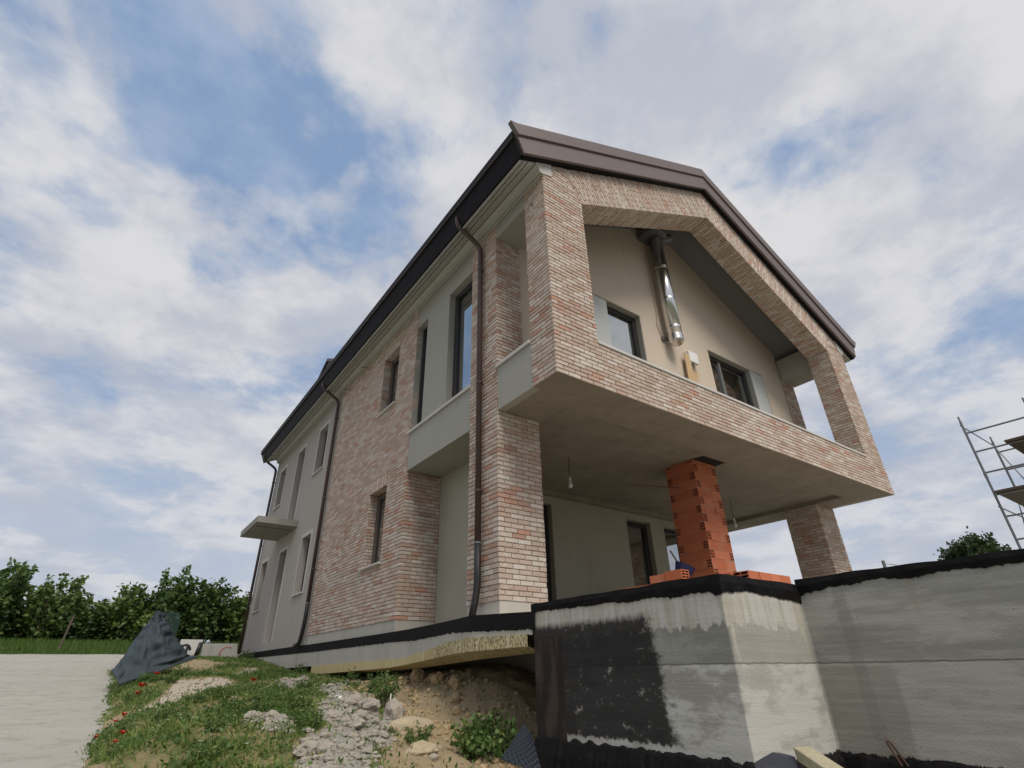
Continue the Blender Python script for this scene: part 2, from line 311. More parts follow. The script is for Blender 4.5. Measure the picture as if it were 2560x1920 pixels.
def frock(c):
    def f(t, b):
        p = t.pos(); a = t.noise(p, 7, 5, .65); q = t.noise(p, 55, 3)
        t.put(b.inputs['Base Color'], t.mix(t.m('MULTIPLY', q, .25), t.mix(a, mul(c, .75), mul(c, 1.2)), mul(c, .4))); bump(t, b, t.m('ADD', a, q), .6, .02)
    return f
M_rockg = mat('grey_rubble', frock((.37, .335, .28)), rough=.95, spec=.15)
M_rockt = mat('tan_stone', frock((.45, .37, .25)), rough=.95, spec=.15)
M_clod = mat('clay_clod', frock((.43, .32, .185)), rough=.97, spec=.1)
M_tarp = mat('blue_grey_tarp', lambda t, b: (t.put(b.inputs['Base Color'], t.mix(t.noise(t.pos(), 2.2, 4), (.028, .040, .050), (.055, .072, .085))), bump(t, b, t.noise(t.v('MULTIPLY', t.pos(), (2, 2, .8)), 4, 4, .6), .7, .06)), rough=.75, spec=.3)
M_red = mat('poppy_petal', col=(.62, .030, .018), rough=.6)
M_white = mat('white_plastic', fmetal((.74, .74, .72), .45), rough=.45)
M_wood = mat('pale_wood', lambda t, b: t.put(b.inputs['Base Color'], t.mix(t.noise(t.v('MULTIPLY', t.pos(), (9, 9, 1)), 3, 4), (.42, .27, .135), (.62, .45, .26))), rough=.75)
M_blue = mat('blue_plastic', fmetal((.018, .022, .085), .4), rough=.4)
M_blackp = mat('black_plastic', fmetal((.014, .014, .017), .45), rough=.45)
M_orange = mat('orange_conduit', col=(.36, .07, .04), rough=.5)
M_dimple = mat('dimpled_membrane', fmetal((.016, .021, .029), .4), rough=.4, spec=.45)
M_foam = mat('cream_foam', frock((.44, .39, .26)), rough=.9)
M_panelw = render_coat('off_white_board', (.36, .35, .325), .08, 3, stain=.3)
M_rust = mat('rusty_steel', frock((.10, .055, .035)), rough=.9)
M_bulb = mat('bulb_glass', col=(.62, .62, .60), rough=.25)
M_wire = mat('dark_wire', col=(.03, .028, .03), rough=.6)

# ------------------------------------------------------------------ object helpers
LOC = {}
def link(o, parent=None, loc=(0, 0, 0)):
    """loc is the world location; children keep theirs through the parent chain"""
    COL.objects.link(o); LOC[o.name] = Vector(loc)
    if parent is not None:
        o.parent = parent; o.location = Vector(loc)-LOC[parent.name]
    else: o.location = Vector(loc)
    return o
def tag(o, label, cat, group=None, kind=None):
    o['label'] = label; o['category'] = cat
    if group: o['group'] = group
    if kind: o['kind'] = kind
    return o
def thing(name, label, cat, loc, group=None, rz=0.0):
    o = bpy.data.objects.new(name, None); o.empty_display_size = .2; link(o, None, loc)
    o.rotation_euler = (0, 0, rz)
    return tag(o, label, cat, group)
class MB:
    """mesh builder in world coordinates"""
    def __init__(s): s.v = []; s.f = []; s.m = []; s.t = []
    def face(s, pts, m=0, t=.5):
        i = len(s.v); s.v.extend([tuple(p) for p in pts]); s.f.append(tuple(range(i, i+len(pts)))); s.m.append(m); s.t.append(t)
    def box(s, a, b, m=0, t=.5):
        (x0, y0, z0), (x1, y1, z1) = a, b
        i = len(s.v); s.v += [(x0, y0, z0), (x1, y0, z0), (x1, y1, z0), (x0, y1, z0), (x0, y0, z1), (x1, y0, z1), (x1, y1, z1), (x0, y1, z1)]
        for f in ((0, 3, 2, 1), (4, 5, 6, 7), (0, 1, 5, 4), (1, 2, 6, 5), (2, 3, 7, 6), (3, 0, 4, 7)):
            s.f.append(tuple(i+k for k in f)); s.m.append(m); s.t.append(t)
    def obox(s, c, U, V, W, du, dv, dw, m=0, t=.5):
        c = Vector(c); U = Vector(U).normalized()*du/2; V = Vector(V).normalized()*dv/2; W = Vector(W).normalized()*dw/2
        i = len(s.v)
        for a, b_, d in ((-1, -1, -1), (1, -1, -1), (1, 1, -1), (-1, 1, -1), (-1, -1, 1), (1, -1, 1), (1, 1, 1), (-1, 1, 1)): s.v.append(tuple(c+U*a+V*b_+W*d))
        for f in ((0, 3, 2, 1), (4, 5, 6, 7), (0, 1, 5, 4), (1, 2, 6, 5), (2, 3, 7, 6), (3, 0, 4, 7)):
            s.f.append(tuple(i+k for k in f)); s.m.append(m); s.t.append(t)
    def prism(s, pts, d, m=0, t=.5):
        """extrude a planar 3D polygon by vector d"""
        pts = [Vector(p) for p in pts]; d = Vector(d); i = len(s.v); n = len(pts)
        s.v += [tuple(p) for p in pts]+[tuple(p+d) for p in pts]
        s.f.append(tuple(i+k for k in reversed(range(n)))); s.f.append(tuple(i+n+k for k in range(n)))
        for k in range(n):
            q = (k+1) % n; s.f.append((i+k, i+q, i+n+q, i+n+k))
        s.m += [m]*(n+2); s.t += [t]*(n+2)
    def tube(s, path, r, seg=10, m=0, t=.5, cap=True):
        path = [Vector(p) for p in path]; n = len(path); rr = r if isinstance(r, (list, tuple)) else [r]*n
        i0 = len(s.v); up = None
        for k in range(n):
            d = (path[min(k+1, n-1)]-path[max(k-1, 0)]).normalized()
            if up is None:
                up = Vector((0, 0, 1)) if abs(d.z) < .9 else Vector((1, 0, 0))
            a = d.cross(up).normalized(); up = a.cross(d).normalized()
            for j in range(seg):
                an = 2*math.pi*j/seg; s.v.append(tuple(path[k]+(a*math.cos(an)+up*math.sin(an))*rr[k]))
        for k in range(n-1):
            for j in range(seg):
                q = (j+1) % seg; s.f.append((i0+k*seg+j, i0+k*seg+q, i0+(k+1)*seg+q, i0+(k+1)*seg+j)); s.m.append(m); s.t.append(t)
        if cap:
            s.f.append(tuple(i0+j for j in range(seg))); s.f.append(tuple(i0+(n-1)*seg+j for j in reversed(range(seg)))); s.m += [m, m]; s.t += [t, t]
    def build(s, name, mats, parent=None, loc=None, smooth=False, bevel=0.0, attr=False, fix=True):
        if loc is None: loc = LOC[parent.name] if parent is not None else (0, 0, 0)
        L = Vector(loc)
        me = bpy.data.meshes.new(name)
        arr = np.array(s.v, dtype=float)-np.array(L)
        me.from_pydata(arr.tolist(), [], s.f)
        if not isinstance(mats, (list, tuple)): mats = [mats]
        for q in mats: me.materials.append(q)
        me.polygons.foreach_set('material_index', s.m)
        if attr:
            at = me.attributes.new('tint', 'FLOAT', 'FACE'); at.data.foreach_set('value', s.t)
        if smooth: me.polygons.foreach_set('use_smooth', [True]*len(s.f))
        me.update()
        if fix:
            import bmesh
            bm = bmesh.new(); bm.from_mesh(me); bmesh.ops.recalc_face_normals(bm, faces=bm.faces); bm.to_mesh(me); bm.free()
        o = bpy.data.objects.new(name, me); link(o, parent, L)
        if bevel:
            md = o.modifiers.new('bevel', 'BEVEL'); md.width = bevel; md.segments = 2; md.limit_method = 'ANGLE'; md.angle_limit = R(40)
        return o
def struct(o): o['kind'] = 'structure'; return o
def chain(pts, n=5, r=.06):
    """round the corners of a polyline"""
    pts = [Vector(p) for p in pts]; out = [pts[0]]
    for k in range(1, len(pts)-1):
        a, b, c = pts[k-1], pts[k], pts[k+1]; u = (a-b); v = (c-b); rr = min(r, u.length*.45, v.length*.45)
        p = b+u.normalized()*rr; q = b+v.normalized()*rr
        for i in range(n+1):
            t = i/n; out.append(p*(1-t)**2+b*2*t*(1-t)+q*t*t)
    out.append(pts[-1]); return out

# ------------------------------------------------------------------ brickwork
CRS, BLEN, JNT, BDEP = .06935, .232, .0105, .016
def clip(poly, rect):
    u0, v0, u1, v1 = rect
    for ax, val, keep in ((0, u0, 1), (0, u1, -1), (1, v0, 1), (1, v1, -1)):
        out = []; n = len(poly)
        for i in range(n):
            p, q = poly[i], poly[(i+1) % n]; dp = (p[ax]-val)*keep; dq = (q[ax]-val)*keep
            if dp >= 0: out.append(p)
            if (dp > 0 and dq < 0) or (dp < 0 and dq > 0):
                s_ = dp/(dp-dq); out.append((p[0]+(q[0]-p[0])*s_, p[1]+(q[1]-p[1])*s_))
        poly = out
        if len(poly) < 3: return []
    return poly
def area(p): return abs(sum(p[i][0]*p[(i+1) % len(p)][1]-p[(i+1) % len(p)][0]*p[i][1] for i in range(len(p))))/2
def hsh(*k):
    return random.Random(repr(k)).random()
def tint_of(*k):
    h = hsh(*k)
    return h
def bricks(mb, o, U, V, N, polys, seed, keys=(), phase=0.0, mort=True, course=CRS, length=BLEN):
    o, U, V, N = Vector(o), Vector(U).normalized(), Vector(V).normalized(), Vector(N).normalized()
    P = lambda u, v, d: o+U*u+V*v+N*d
    for poly in polys:
        us = [p[0] for p in poly]; vs = [p[1] for p in poly]
        if mort:
            cu, cv = sum(us)/len(us), sum(vs)/len(vs); e = .004
            mb.face([P(u+math.copysign(e, cu-u), v+math.copysign(e, cv-v), -BDEP) for u, v in poly], 1, .5)
        for r in range(math.floor(min(vs)/course+1e-6), math.ceil(max(vs)/course-1e-6)):
            rr = random.Random(repr((seed, r)))
            off = ((r % 2)*.5+phase+(rr.random()-.5)*.16)*length
            k0 = math.floor((min(us)-off)/length)-1; k1 = math.ceil((max(us)-off)/length)+1
            for k in range(k0, k1):
                u0, u1 = off+k*length, off+(k+1)*length
                q = clip(poly, (u0+JNT/2, r*course+JNT/2, u1-JNT/2, (r+1)*course-JNT/2))
                if len(q) < 3 or area(q) < .00045: continue
                lo = min(p[0] for p in q); hi = max(p[0] for p in q)
                tk = (seed, r, k)
                for kv, kn in keys:
                    if abs(lo-kv) < .02 or abs(hi-kv) < .02: tk = (kn, r)
                rb = random.Random(repr((seed, r, k, 'j')))
                t = tint_of(*tk); dj = (rb.random()-.5)*.006; c = .004+rb.random()*.003
                cu = sum(p[0] for p in q)/len(q); cv = sum(p[1] for p in q)/len(q)
                jit = [((rb.random()-.5)*.0035, (rb.random()-.5)*.0035) for _ in q]
                q = [(p[0]+(a if abs(p[0]-cu) > 0 else 0), p[1]+b_) for p, (a, b_) in zip(q, jit)]
                ins = lambda p, e: (p[0]+math.copysign(min(e, abs(cu-p[0])*.8), cu-p[0]), p[1]+math.copysign(min(e, abs(cv-p[1])*.8), cv-p[1]))
                r0 = [P(p[0], p[1], -BDEP-.002) for p in q]
                r1 = [P(p[0], p[1], -c*.9+dj) for p in q]
                r2 = [P(*ins(p, c), dj) for p in q]
                n = len(q); i = len(mb.v)
                mb.v += [tuple(p) for p in r0]+[tuple(p) for p in r1]+[tuple(p) for p in r2]
                for a in range(n):
                    b_ = (a+1) % n
                    mb.f.append((i+a, i+b_, i+n+b_, i+n+a)); mb.f.append((i+n+a, i+n+b_, i+2*n+b_, i+2*n+a))
                mb.f.append(tuple(i+2*n+a for a in range(n)))
                mb.m += [0]*(2*n+1); mb.t += [t]*(2*n+1)
def brickobj(mb, name, parent): return mb.build(name, [M_brick, M_mort], parent, attr=True, fix=False)
def rect(u0, v0, u1, v1): return [(u0, v0), (u1, v0), (u1, v1), (u0, v1)]

def holes(mb, o, U, V, N, r, hs, depth, m=0):
    """flat wall r=(u0,v0,u1,v1) with rectangular openings and reveals of the given depth"""
    o, U, V, N = Vector(o), Vector(U), Vector(V), Vector(N); P = lambda u, v, d=0: o+U*u+V*v-N*d
    uc = sorted({r[0], r[2], *[h[0] for h in hs], *[h[2] for h in hs]}); vc = sorted({r[1], r[3], *[h[1] for h in hs], *[h[3] for h in hs]})
    for a, b in zip(uc, uc[1:]):
        run = None
        for c, d in zip(vc, vc[1:]):
            mu, mv = (a+b)/2, (c+d)/2
            if any(h[0] < mu < h[2] and h[1] < mv < h[3] for h in hs): continue
            mb.face([P(a, c), P(b, c), P(b, d), P(a, d)], m)
    for h in hs:
        dd = h[4] if len(h) > 4 else depth
        u0, v0, u1, v1 = h[:4]
        for (a, b), (c, d) in (((u0, v0), (u1, v0)), ((u1, v0), (u1, v1)), ((u1, v1), (u0, v1)), ((u0, v1), (u0, v0))):
            mb.face([P(a, b), P(c, d), P(c, d, dd), P(a, b, dd)], m)

# ================================================================== THE HOUSE
L, HALF = 10.47, 5.235
SL = .5065
house = thing('house', 'two-storey house under construction with pinkish brick gable, balcony loggia and long side front', 'house', (5.2, 8, -2.97))
X_, Y_, Z_ = (1, 0, 0), (0, 1, 0), (0, 0, 1); nX, nY, nZ = (-1, 0, 0), (0, -1, 0), (0, 0, -1)
PT = .763   # parapet top (11 courses)
# front parapet
b = MB(); bricks(b, (0, 0, 0), X_, Z_, nY, [rect(0, 0, L, PT)], 'par', ((0, 'c0'),))
bricks(b, (0, 0, 0), Y_, Z_, nX, [rect(BDEP, 0, .537, PT)], 'pars', ((BDEP, 'c0'),), .3)
bricks(b, (L, 0, 0), Y_, Z_, X_, [rect(BDEP, 0, .537, PT)], 'parr')
par = brickobj(b, 'brick_parapet', house)
# the two pillars of the loggia, each with its three visible faces
def pillar(name, mirror):
    b = MB(); mx = (lambda p: [(L-u, v) for u, v in reversed(p)]) if mirror else (lambda p: p)
    pf = [(0, PT), (.883, PT), (.883, 3.759), (.513, 4.436), (0, 4.19)]
    bricks(b, (0, 0, 0), X_, Z_, nY, [mx(pf)], name+'f', ((0, 'c0'), (L, 'c1')))
    xo, xi = (L, L-.883) if mirror else (0, .883)
    no, ni = (X_, nX) if mirror else (nX, X_)
    bricks(b, (xo, 0, 0), Y_, Z_, no, [rect(BDEP, PT, .537, 4.0)], name+'s', ((BDEP, 'c1' if mirror else 'c0'),), .3)
    bricks(b, (xi, 0, 0), Y_, Z_, ni, [rect(BDEP, PT+.03, .537, 3.765)], name+'i', phase=.2)
    bricks(b, (0, .537, 0), X_, Z_, Y_, [rect(min(xo, xi)+BDEP, PT, max(xo, xi)-BDEP, 3.9)], name+'b')
    return brickobj(b, 'brick_pillar', house)
pillar('pl', False); pillar('pr', True)
# raking beam of soldier bricks
for side in (0, 1):
    b = MB(); mxx = (lambda x: L-x) if side else (lambda x: x)
    a = math.atan(.5135); dx, dz = math.cos(a), math.sin(a)
    P1, P2, P3, P4 = (.883, 3.759), (.513, 4.436), (HALF, 6.865), (HALF, 5.990)
    o2 = P1
    s_dir = (dx, dz); p_dir = (-dz, dx)
    def loc(p): return ((p[0]-o2[0])*p_dir[0]+(p[1]-o2[1])*p_dir[1], (p[0]-o2[0])*s_dir[0]+(p[1]-o2[1])*s_dir[1])
    U = Vector((p_dir[0]*(-1 if side else 1), 0, p_dir[1])); V = Vector((s_dir[0]*(-1 if side else 1), 0, s_dir[1]))
    poly = [loc(p) for p in (P1, P4, P3, P2)]
    bricks(b, (mxx(o2[0]), 0, o2[1]), U, V, nY, [poly], 'beam%d' % side, course=.066, length=.26, phase=.35)
    # underside of the beam, bricks running front to back
    ln = math.hypot(P4[0]-P1[0], P4[1]-P1[1]); dn = Vector((P4[0]-P1[0], 0, P4[1]-P1[1]))/ln
    if side: dn.x = -dn.x
    nn = Vector((dn.z, 0, -dn.x)) if not side else Vector((-dn.z, 0, dn.x))
    if nn.z > 0: nn = -nn
    bricks(b, (mxx(P1[0]), 0, P1[1]), Y_, dn, nn, [rect(BDEP, 0, .537, ln)], 'bsof%d' % side, course=.066, length=.26)
    core = [(P1[0]-.02, P1[1]+.015), (P4[0], P4[1]+.021), (P3[0], P3[1]-.02), (.0+.017, 4.17), (.017, 3.74)]
    b.prism([(mxx(x), .018, z) for x, z in core], (0, .512, 0), 1)
    brickobj(b, 'gable_beam', house)
# piers under and beside the loggia
b = MB()
YP, YQ, XP = 1.431, 2.253, .83
ZB = -2.774
bricks(b, (0, YP, 0), X_, Z_, nY, [rect(0, ZB, XP, 0), rect(0, .208, .545, 4.0)], 'pierf', ((0, 'c2'),))
bricks(b, (0, 0, 0), Y_, Z_, nX, [rect(YP+BDEP, ZB, YQ, 4.02)], 'piers', ((YP+BDEP, 'c2'),), .3)
bricks(b, (XP, 0, 0), Y_, Z_, X_, [rect(YP+BDEP, ZB, YQ, 0)], 'pieri')
bricks(b, (0, YQ, 0), X_, Z_, Y_, [rect(BDEP, ZB, XP-BDEP, 0)], 'pierb')
brickobj(b, 'brick_pier', house)
b = MB()
XR = L-XP-.03
bricks(b, (0, YP, 0), X_, Z_, nY, [rect(XR, ZB, L, 0), rect(9.80, .208, 10.42, 3.55)], 'pier2f', ((XR, 'c3'),))
bricks(b, (XR, 0, 0), Y_, Z_, nX, [rect(YP+BDEP, ZB, YQ, 0)], 'pier2s', ((YP+BDEP, 'c3'),))
bricks(b, (L, 0, 0), Y_, Z_, X_, [rect(YP+BDEP, ZB, YQ, 0)], 'pier2o')
bricks(b, (10.42, 0, 0), Y_, Z_, X_, [rect(YP+BDEP, .208, YQ, 3.55)], 'pier2u')
brickobj(b, 'brick_pier', house)
# brick part of the side wall, with two slot windows
YA, YB = 4.62, 9.67; WA, WB = 5.56, 6.47
zl0, zl1, zu0, zu1 = -24*CRS, -1*CRS, 27*CRS, 50*CRS; SH = 4*CRS
b = MB(); y0 = YA+BDEP
ps = [rect(y0, ZB, YB, zl0), rect(y0, zl0, WA, zl1+SH), rect(WB, zl0, YB, zl1+SH), rect(y0, zl1+SH, YB, zu0), rect(y0, zu0, WA, zu1+SH), rect(WB, zu0, YB, zu1+SH), rect(y0, zu1+SH, YB, 4.01)]
bricks(b, (0, 0, 0), Y_, Z_, nX, ps, 'side', ((y0, 'c4'),))
for zz in (zl1, zu1):
    bricks(b, (0, 0, zz), Z_, Y_, nX, [rect(0, WA, SH, WB)], 'sold%g' % zz, course=.066, length=.277)
for za, zb in ((zl0, zl1), (zu0, zu1)):
    bricks(b, (0, WB, 0), X_, Z_, nY, [rect(BDEP, za, .2, zb)], 'jamb%g' % za)
    bricks(b, (0, WA, 0), X_, Z_, Y_, [rect(BDEP, za, .2, zb)], 'jamc%g' % za)
    bricks(b, (0, 0, zb), X_, Y_, nZ, [rect(BDEP, WA, .2, WB)], 'head%g' % za)
bricks(b, (0, YA, 0), X_, Z_, nY, [rect(0, ZB, .78, -.05), rect(0, .80, .14, 3.39)], 'ret', ((0, 'c4'),))
brickobj(b, 'brick_wall', house)
# concrete plinth under the bricks, set back a little
b = MB()
b.box((.012, YA+.012, -2.99), (.3, YB, ZB+.001)); b.box((.3, YA+.012, -2.99), (.78, YA+.3, ZB+.001))
b.build('plinth', M_conc, house)
b = MB(); b.box((.012, YP+.012, -2.99), (XP-.012, YQ-.012, ZB+.001)); b.build('plinth', M_conc, house)
b = MB(); b.box((XR+.012, YP+.012, -2.99), (L-.012, YQ-.012, ZB+.001))
b.build('plinth', M_conc, house)
# plastered end of the side wall
OPEN = {'W1': (10.65, 1.85, 11.50, 3.335), 'D1': (13.0, .66, 13.85, 3.345), 'W2': (15.38, 1.85, 16.22, 3.31),
        'LW1': (10.69, -1.65, 11.53, -.08), 'LD': (13.10, -2.77, 13.93, -.10), 'LW2': (15.54, -1.69, 16.38, -.08)}
b = MB(); holes(b, (.004, 0, 0), Y_, Z_, nX, (YB, -2.96, 17.01, 4.01), list(OPEN.values()), .21)
b.face([(.004, 17.01, -2.96), (L, 17.01, -2.96), (L, 17.01, 4.01), (HALF, 17.01, 6.7), (.004, 17.01, 4.01)])
b.face([(L-.004, 17.01, -2.96), (L-.004, 4.5, -2.96), (L-.004, 4.5, 4.01), (L-.004, 17.01, 4.01)])
b.face([(L-.004, 4.5, 0.), (L-.004, YQ, 0.), (L-.004, YQ, 4.01), (L-.004, 4.5, 4.01)])
b.build('plaster_wall', M_taupe, house)
for k, (a, z0, c, z1) in OPEN.items():
    b = MB(); t = .11; zt = z1+t
    lo = z0-.0 if k in ('D1', 'LD') else z0
    for bx in ((a-t, lo, a, z1), (c, lo, c+t, z1), (a-t, z1, c+t, zt)):
        b.box((-.006, bx[0], bx[1]), (.010, bx[2], bx[3]))
    b.build('window_trim', M_trim, house)

def window(parent, o, U, N, u0, z0, u1, z1, mull=None, frame=M_frame, pane_back=.02, fw=.055, sill=None, name='window', rail=None, second=None):
    """frame set back on plane o; U horizontal axis, N outward normal"""
    o, U, N = Vector(o), Vector(U), Vector(N); Z = Vector(Z_)
    ctr = o+U*((u0+u1)/2)+Z*z0
    w = MB()
    def bar(a, c, d, e, th=.06, dep=0.0): w.obox(o+U*((a+d)/2)+Z*((c+e)/2)+N*(dep), U, Z, N, d-a, e-c, th)
    bar(u0, z0, u0+fw, z1); bar(u1-fw, z0, u1, z1); bar(u0+fw, z1-fw, u1-fw, z1); bar(u0+fw, z0, u1-fw, z0+fw)
    g = fw+.006
    if rail: 
        s = .05
        bar(u0+g, z0+g, u0+g+s, z1-g, .045, .012); bar(u1-g-s, z0+g, u1-g, z1-g, .045, .012); bar(u0+g+s, z1-g-s, u1-g-s, z1-g, .045, .012); bar(u0+g+s, z0+g, u1-g-s, z0+g+s, .045, .012)
    wo = w.build(name, frame, parent, tuple(ctr), bevel=.004)
    p = MB(); p.obox(o+U*((u0+u1)/2)+Z*((z0+z1)/2)-N*pane_back, U, Z, N, u1-u0-2*fw, z1-z0-2*fw, .012)
    p.build('pane', M_glass, wo)
    if mull is not None:
        q = MB(); q.obox(o+U*mull+Z*((z0+z1)/2)+N*.008, U, Z, N, .075, z1-z0-2*fw, .05); q.build('mullion', second or frame, wo, bevel=.004)
    if sill:
        q = MB(); q.obox(o+U*((u0+u1)/2)+Z*(z0-.018)+N*((sill-.0)/2+.012), U, Z, N, u1-u0+.14 if sill > .1 else u1-u0, .04, sill+.05); q.build('sill', M_stone, wo, bevel=.005)
    return wo
for k, (a, z0, c, z1) in OPEN.items():
    window(house, (.215, 0, 0), Y_, nX, a, z0, c, z1, sill=None if k in ('D1', 'LD') else .23, name='door' if k in ('D1', 'LD') else 'window', rail=True)
for z0, z1 in ((zl0, zl1), (zu0, zu1)):
    window(house, (.215, 0, 0), Y_, nX, WA, z0, WB, z1, frame=mat('brown_window_frame', fmetal((.10, .075, .06), .4)), sill=.235, rail=True)
b = MB(); b.box((.02, 13.10, -2.96), (.10, 13.93, -2.79), 0, .4); b.build('threshold', M_hollow, house)

# ground-floor recess beside the brick wall, and the balcony band above it
b = MB(); b.face([(.78, YQ, -2.97), (.78, YA, -2.97), (.78, YA, -.05), (.78, YQ, -.05)])
b.face([(.86, YQ, -2.97), (.86, 4.5, -2.97), (.86, 4.5, .1), (.86, YQ, .1)]); b.face([(.78, YQ, -2.97), (.86, YQ, -2.97), (.86, YQ, .1), (.78, YQ, .1)])
b.build('infill_wall', M_infill, house)
b = MB(); b.box((.004, YQ+.002, -.05), (.13, YA-.002, .745)); b.box((.13, YQ+.002, -.048), (.80, YA-.002, .10)); b.build('balcony_band', M_grey, house)
b = MB(); b.box((-.035, YQ-.01, .747), (.16, YA+.09, .805)); b.build('coping', M_stone, house, bevel=.008)
b = MB(); holes(b, (.006, 0, 0), Y_, Z_, nX, (YQ, .78, YA, 4.01), [(YQ+.001, .79, 3.155, 3.395), (4.12, .79, YA-.001, 3.395)], .145)
b.build('loggia_side_wall', M_grey, house)
window(house, (.175, 0, 0), Y_, nX, YQ, .80, 3.155, 3.39, rail=True, second=M_framel)
window(house, (.175, 0, 0), Y_, nX, 4.12, .80, YA, 3.39, rail=False)
# side of the loggia balcony
b = MB(); b.box((.008, .537, .001), (.14, YP, .748)); b.build('balcony_panel', M_grey, house)
b = MB(); b.box((-.03, .55, .752), (.17, YP+.012, .812)); b.build('coping', M_stone, house, bevel=.008)
b = MB(); b.box((L-.14, .537, .001), (L-.008, YP, .748)); b.build('balcony_panel', M_grey, house)
b = MB(); b.box((L-.17, .55, .752), (L+.03, YP+.012, .812)); b.build('coping', M_stone, house, bevel=.008)
b = MB(); b.box((.006, .52, 3.605), (.55, YP+.02, 4.2)); b.build('lintel_beam', M_grey, house)
b = MB(); b.box((9.80, .52, 3.545), (L-.006, YP, 4.2)); b.build('lintel_beam', M_grey, house)
b = MB(); b.box((.87, -.022, PT+.004), (9.60, .27, PT+.050)); b.build('coping', M_stone, house, bevel=.008)
# balcony slab with a shallow coffer
b = MB()
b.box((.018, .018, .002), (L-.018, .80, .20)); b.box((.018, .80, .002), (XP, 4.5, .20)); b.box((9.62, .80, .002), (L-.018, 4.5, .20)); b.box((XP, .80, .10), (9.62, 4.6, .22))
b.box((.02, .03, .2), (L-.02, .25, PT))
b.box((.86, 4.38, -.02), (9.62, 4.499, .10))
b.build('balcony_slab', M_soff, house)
# upper loggia wall with two glazed doors and sliding panels
b = MB(); YW = 1.455
holes(b, (0, YW, 0), X_, Z_, nY, (.55, .2, 9.85, 3.62), [(2.26, .24, 3.95, 3.445), (6.40, .24, 8.80, 3.425)], .19)
b.face([(.55, YW, 3.62), (9.85, YW, 3.62), (9.85, YW, 4.45), (HALF, YW, 6.78), (.55, YW, 4.42)])
b.build('loggia_wall', M_beige, house)
b = MB(); b.box((2.26, YW+.018, .24), (2.91, YW+.06, 3.43)); b.build('sliding_panel', M_shut, house)
b = MB(); b.box((8.21, YW+.018, .24), (8.80, YW+.06, 3.41)); b.build('sliding_panel', M_shut, house)
for x0, x1, zt in ((2.912, 3.948, 3.443), (6.402, 8.208, 3.423)):
    b = MB(); b.box((x1-.012, YW+.004, .24), (x1, YW+.185, zt)); b.box((x0, YW+.004, zt-.012), (x1-.012, YW+.185, zt))
    b.build('reveal_lining', M_grey, house)
window(house, (0, YW+.165, 0), X_, nY, 2.91, .24, 3.94, 3.43, rail=True)
window(house, (0, YW+.165, 0), X_, nY, 6.41, .24, 8.20, 3.41, mull=7.02, rail=True, second=M_framel)
# ground-floor wall behind the porch
b = MB(); holes(b, (0, 4.5, 0), X_, Z_, nY, (.86, -2.97, L, .1), [(2.3, -2.95, 3.62, -.2), (6.10, -2.95, 7.0, -.18), (7.53, -2.95, 8.45, -.2)], .2)
b.build('porch_wall', M_infill, house)
for u0, u1 in ((2.3, 3.60), (6.10, 6.98), (7.53, 8.43)): window(house, (0, 4.665, 0), X_, nY, u0, -2.95, u1, -.2, rail=True, name='glazed_door')
# loggia ceiling
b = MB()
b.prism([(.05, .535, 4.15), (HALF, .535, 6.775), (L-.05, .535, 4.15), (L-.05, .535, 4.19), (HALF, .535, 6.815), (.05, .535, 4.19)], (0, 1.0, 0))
b.build('loggia_ceiling', render_coat('shaded_grey_render', (.19, .185, .18), .08, 1.2), house)  # ceiling shade put into the colour, darker than the other grey render
# roof body, verge fascia, gutters, cornices
def rz(x, zpk): return zpk-SL*abs(HALF-x)
RY0, RY1 = -.10, 17.28
roofm = MB()
pts = [(-.506, rz(-.506, 6.851)), (HALF, 6.851), (L+.506, rz(-.506, 6.851)), (L+.60, rz(-.60, 7.45)), (HALF, 7.45), (-.60, rz(-.60, 7.45))]
roofm.prism([(x, RY0, z) for x, z in pts[:2]+[pts[4], pts[5]]], (0, RY1-RY0, 0)); roofm.prism([(x, RY0, z) for x, z in [pts[1], pts[2], pts[3], pts[4]]], (0, RY1-RY0, 0))
roof = roofm.build('roof', M_roof, house)
for s in (0, 1):
    b = MB()
    mx = (lambda x: L-x) if s else (lambda x: x)
    t1 = [(-.506, rz(-.506, 6.851)), (HALF, 6.851), (HALF, 7.258), (-.636, rz(-.636, 7.258))]
    t2 = [(-.636, rz(-.636, 7.258)), (HALF, 7.258), (HALF, 7.535), (-.66, rz(-.66, 7.535)), (-.80, rz(-.80, 7.575))]
    b.prism([(mx(x), -.154, z) for x, z in t1], (0, .052, 0)); b.prism([(mx(x), -.190, z) for x, z in t2], (0, .09, 0))
    b.build('fascia', M_fascia, roof, bevel=.006)
b = MB()
b.prism([(-.50, -.098, rz(-.5, 6.849)), (HALF, -.098, 6.849), (HALF, -.098, 6.842), (-.50, -.098, rz(-.5, 6.842))], (0, .0965, 0))
b.build('verge_soffit', M_gut, roof); b = MB()
b.prism([(L+.50, -.098, rz(-.5, 6.849)), (HALF, -.098, 6.849), (HALF, -.098, 6.842), (L+.50, -.098, rz(-.5, 6.842))], (0, .0965, 0))
b.build('verge_soffit', M_gut, roof)
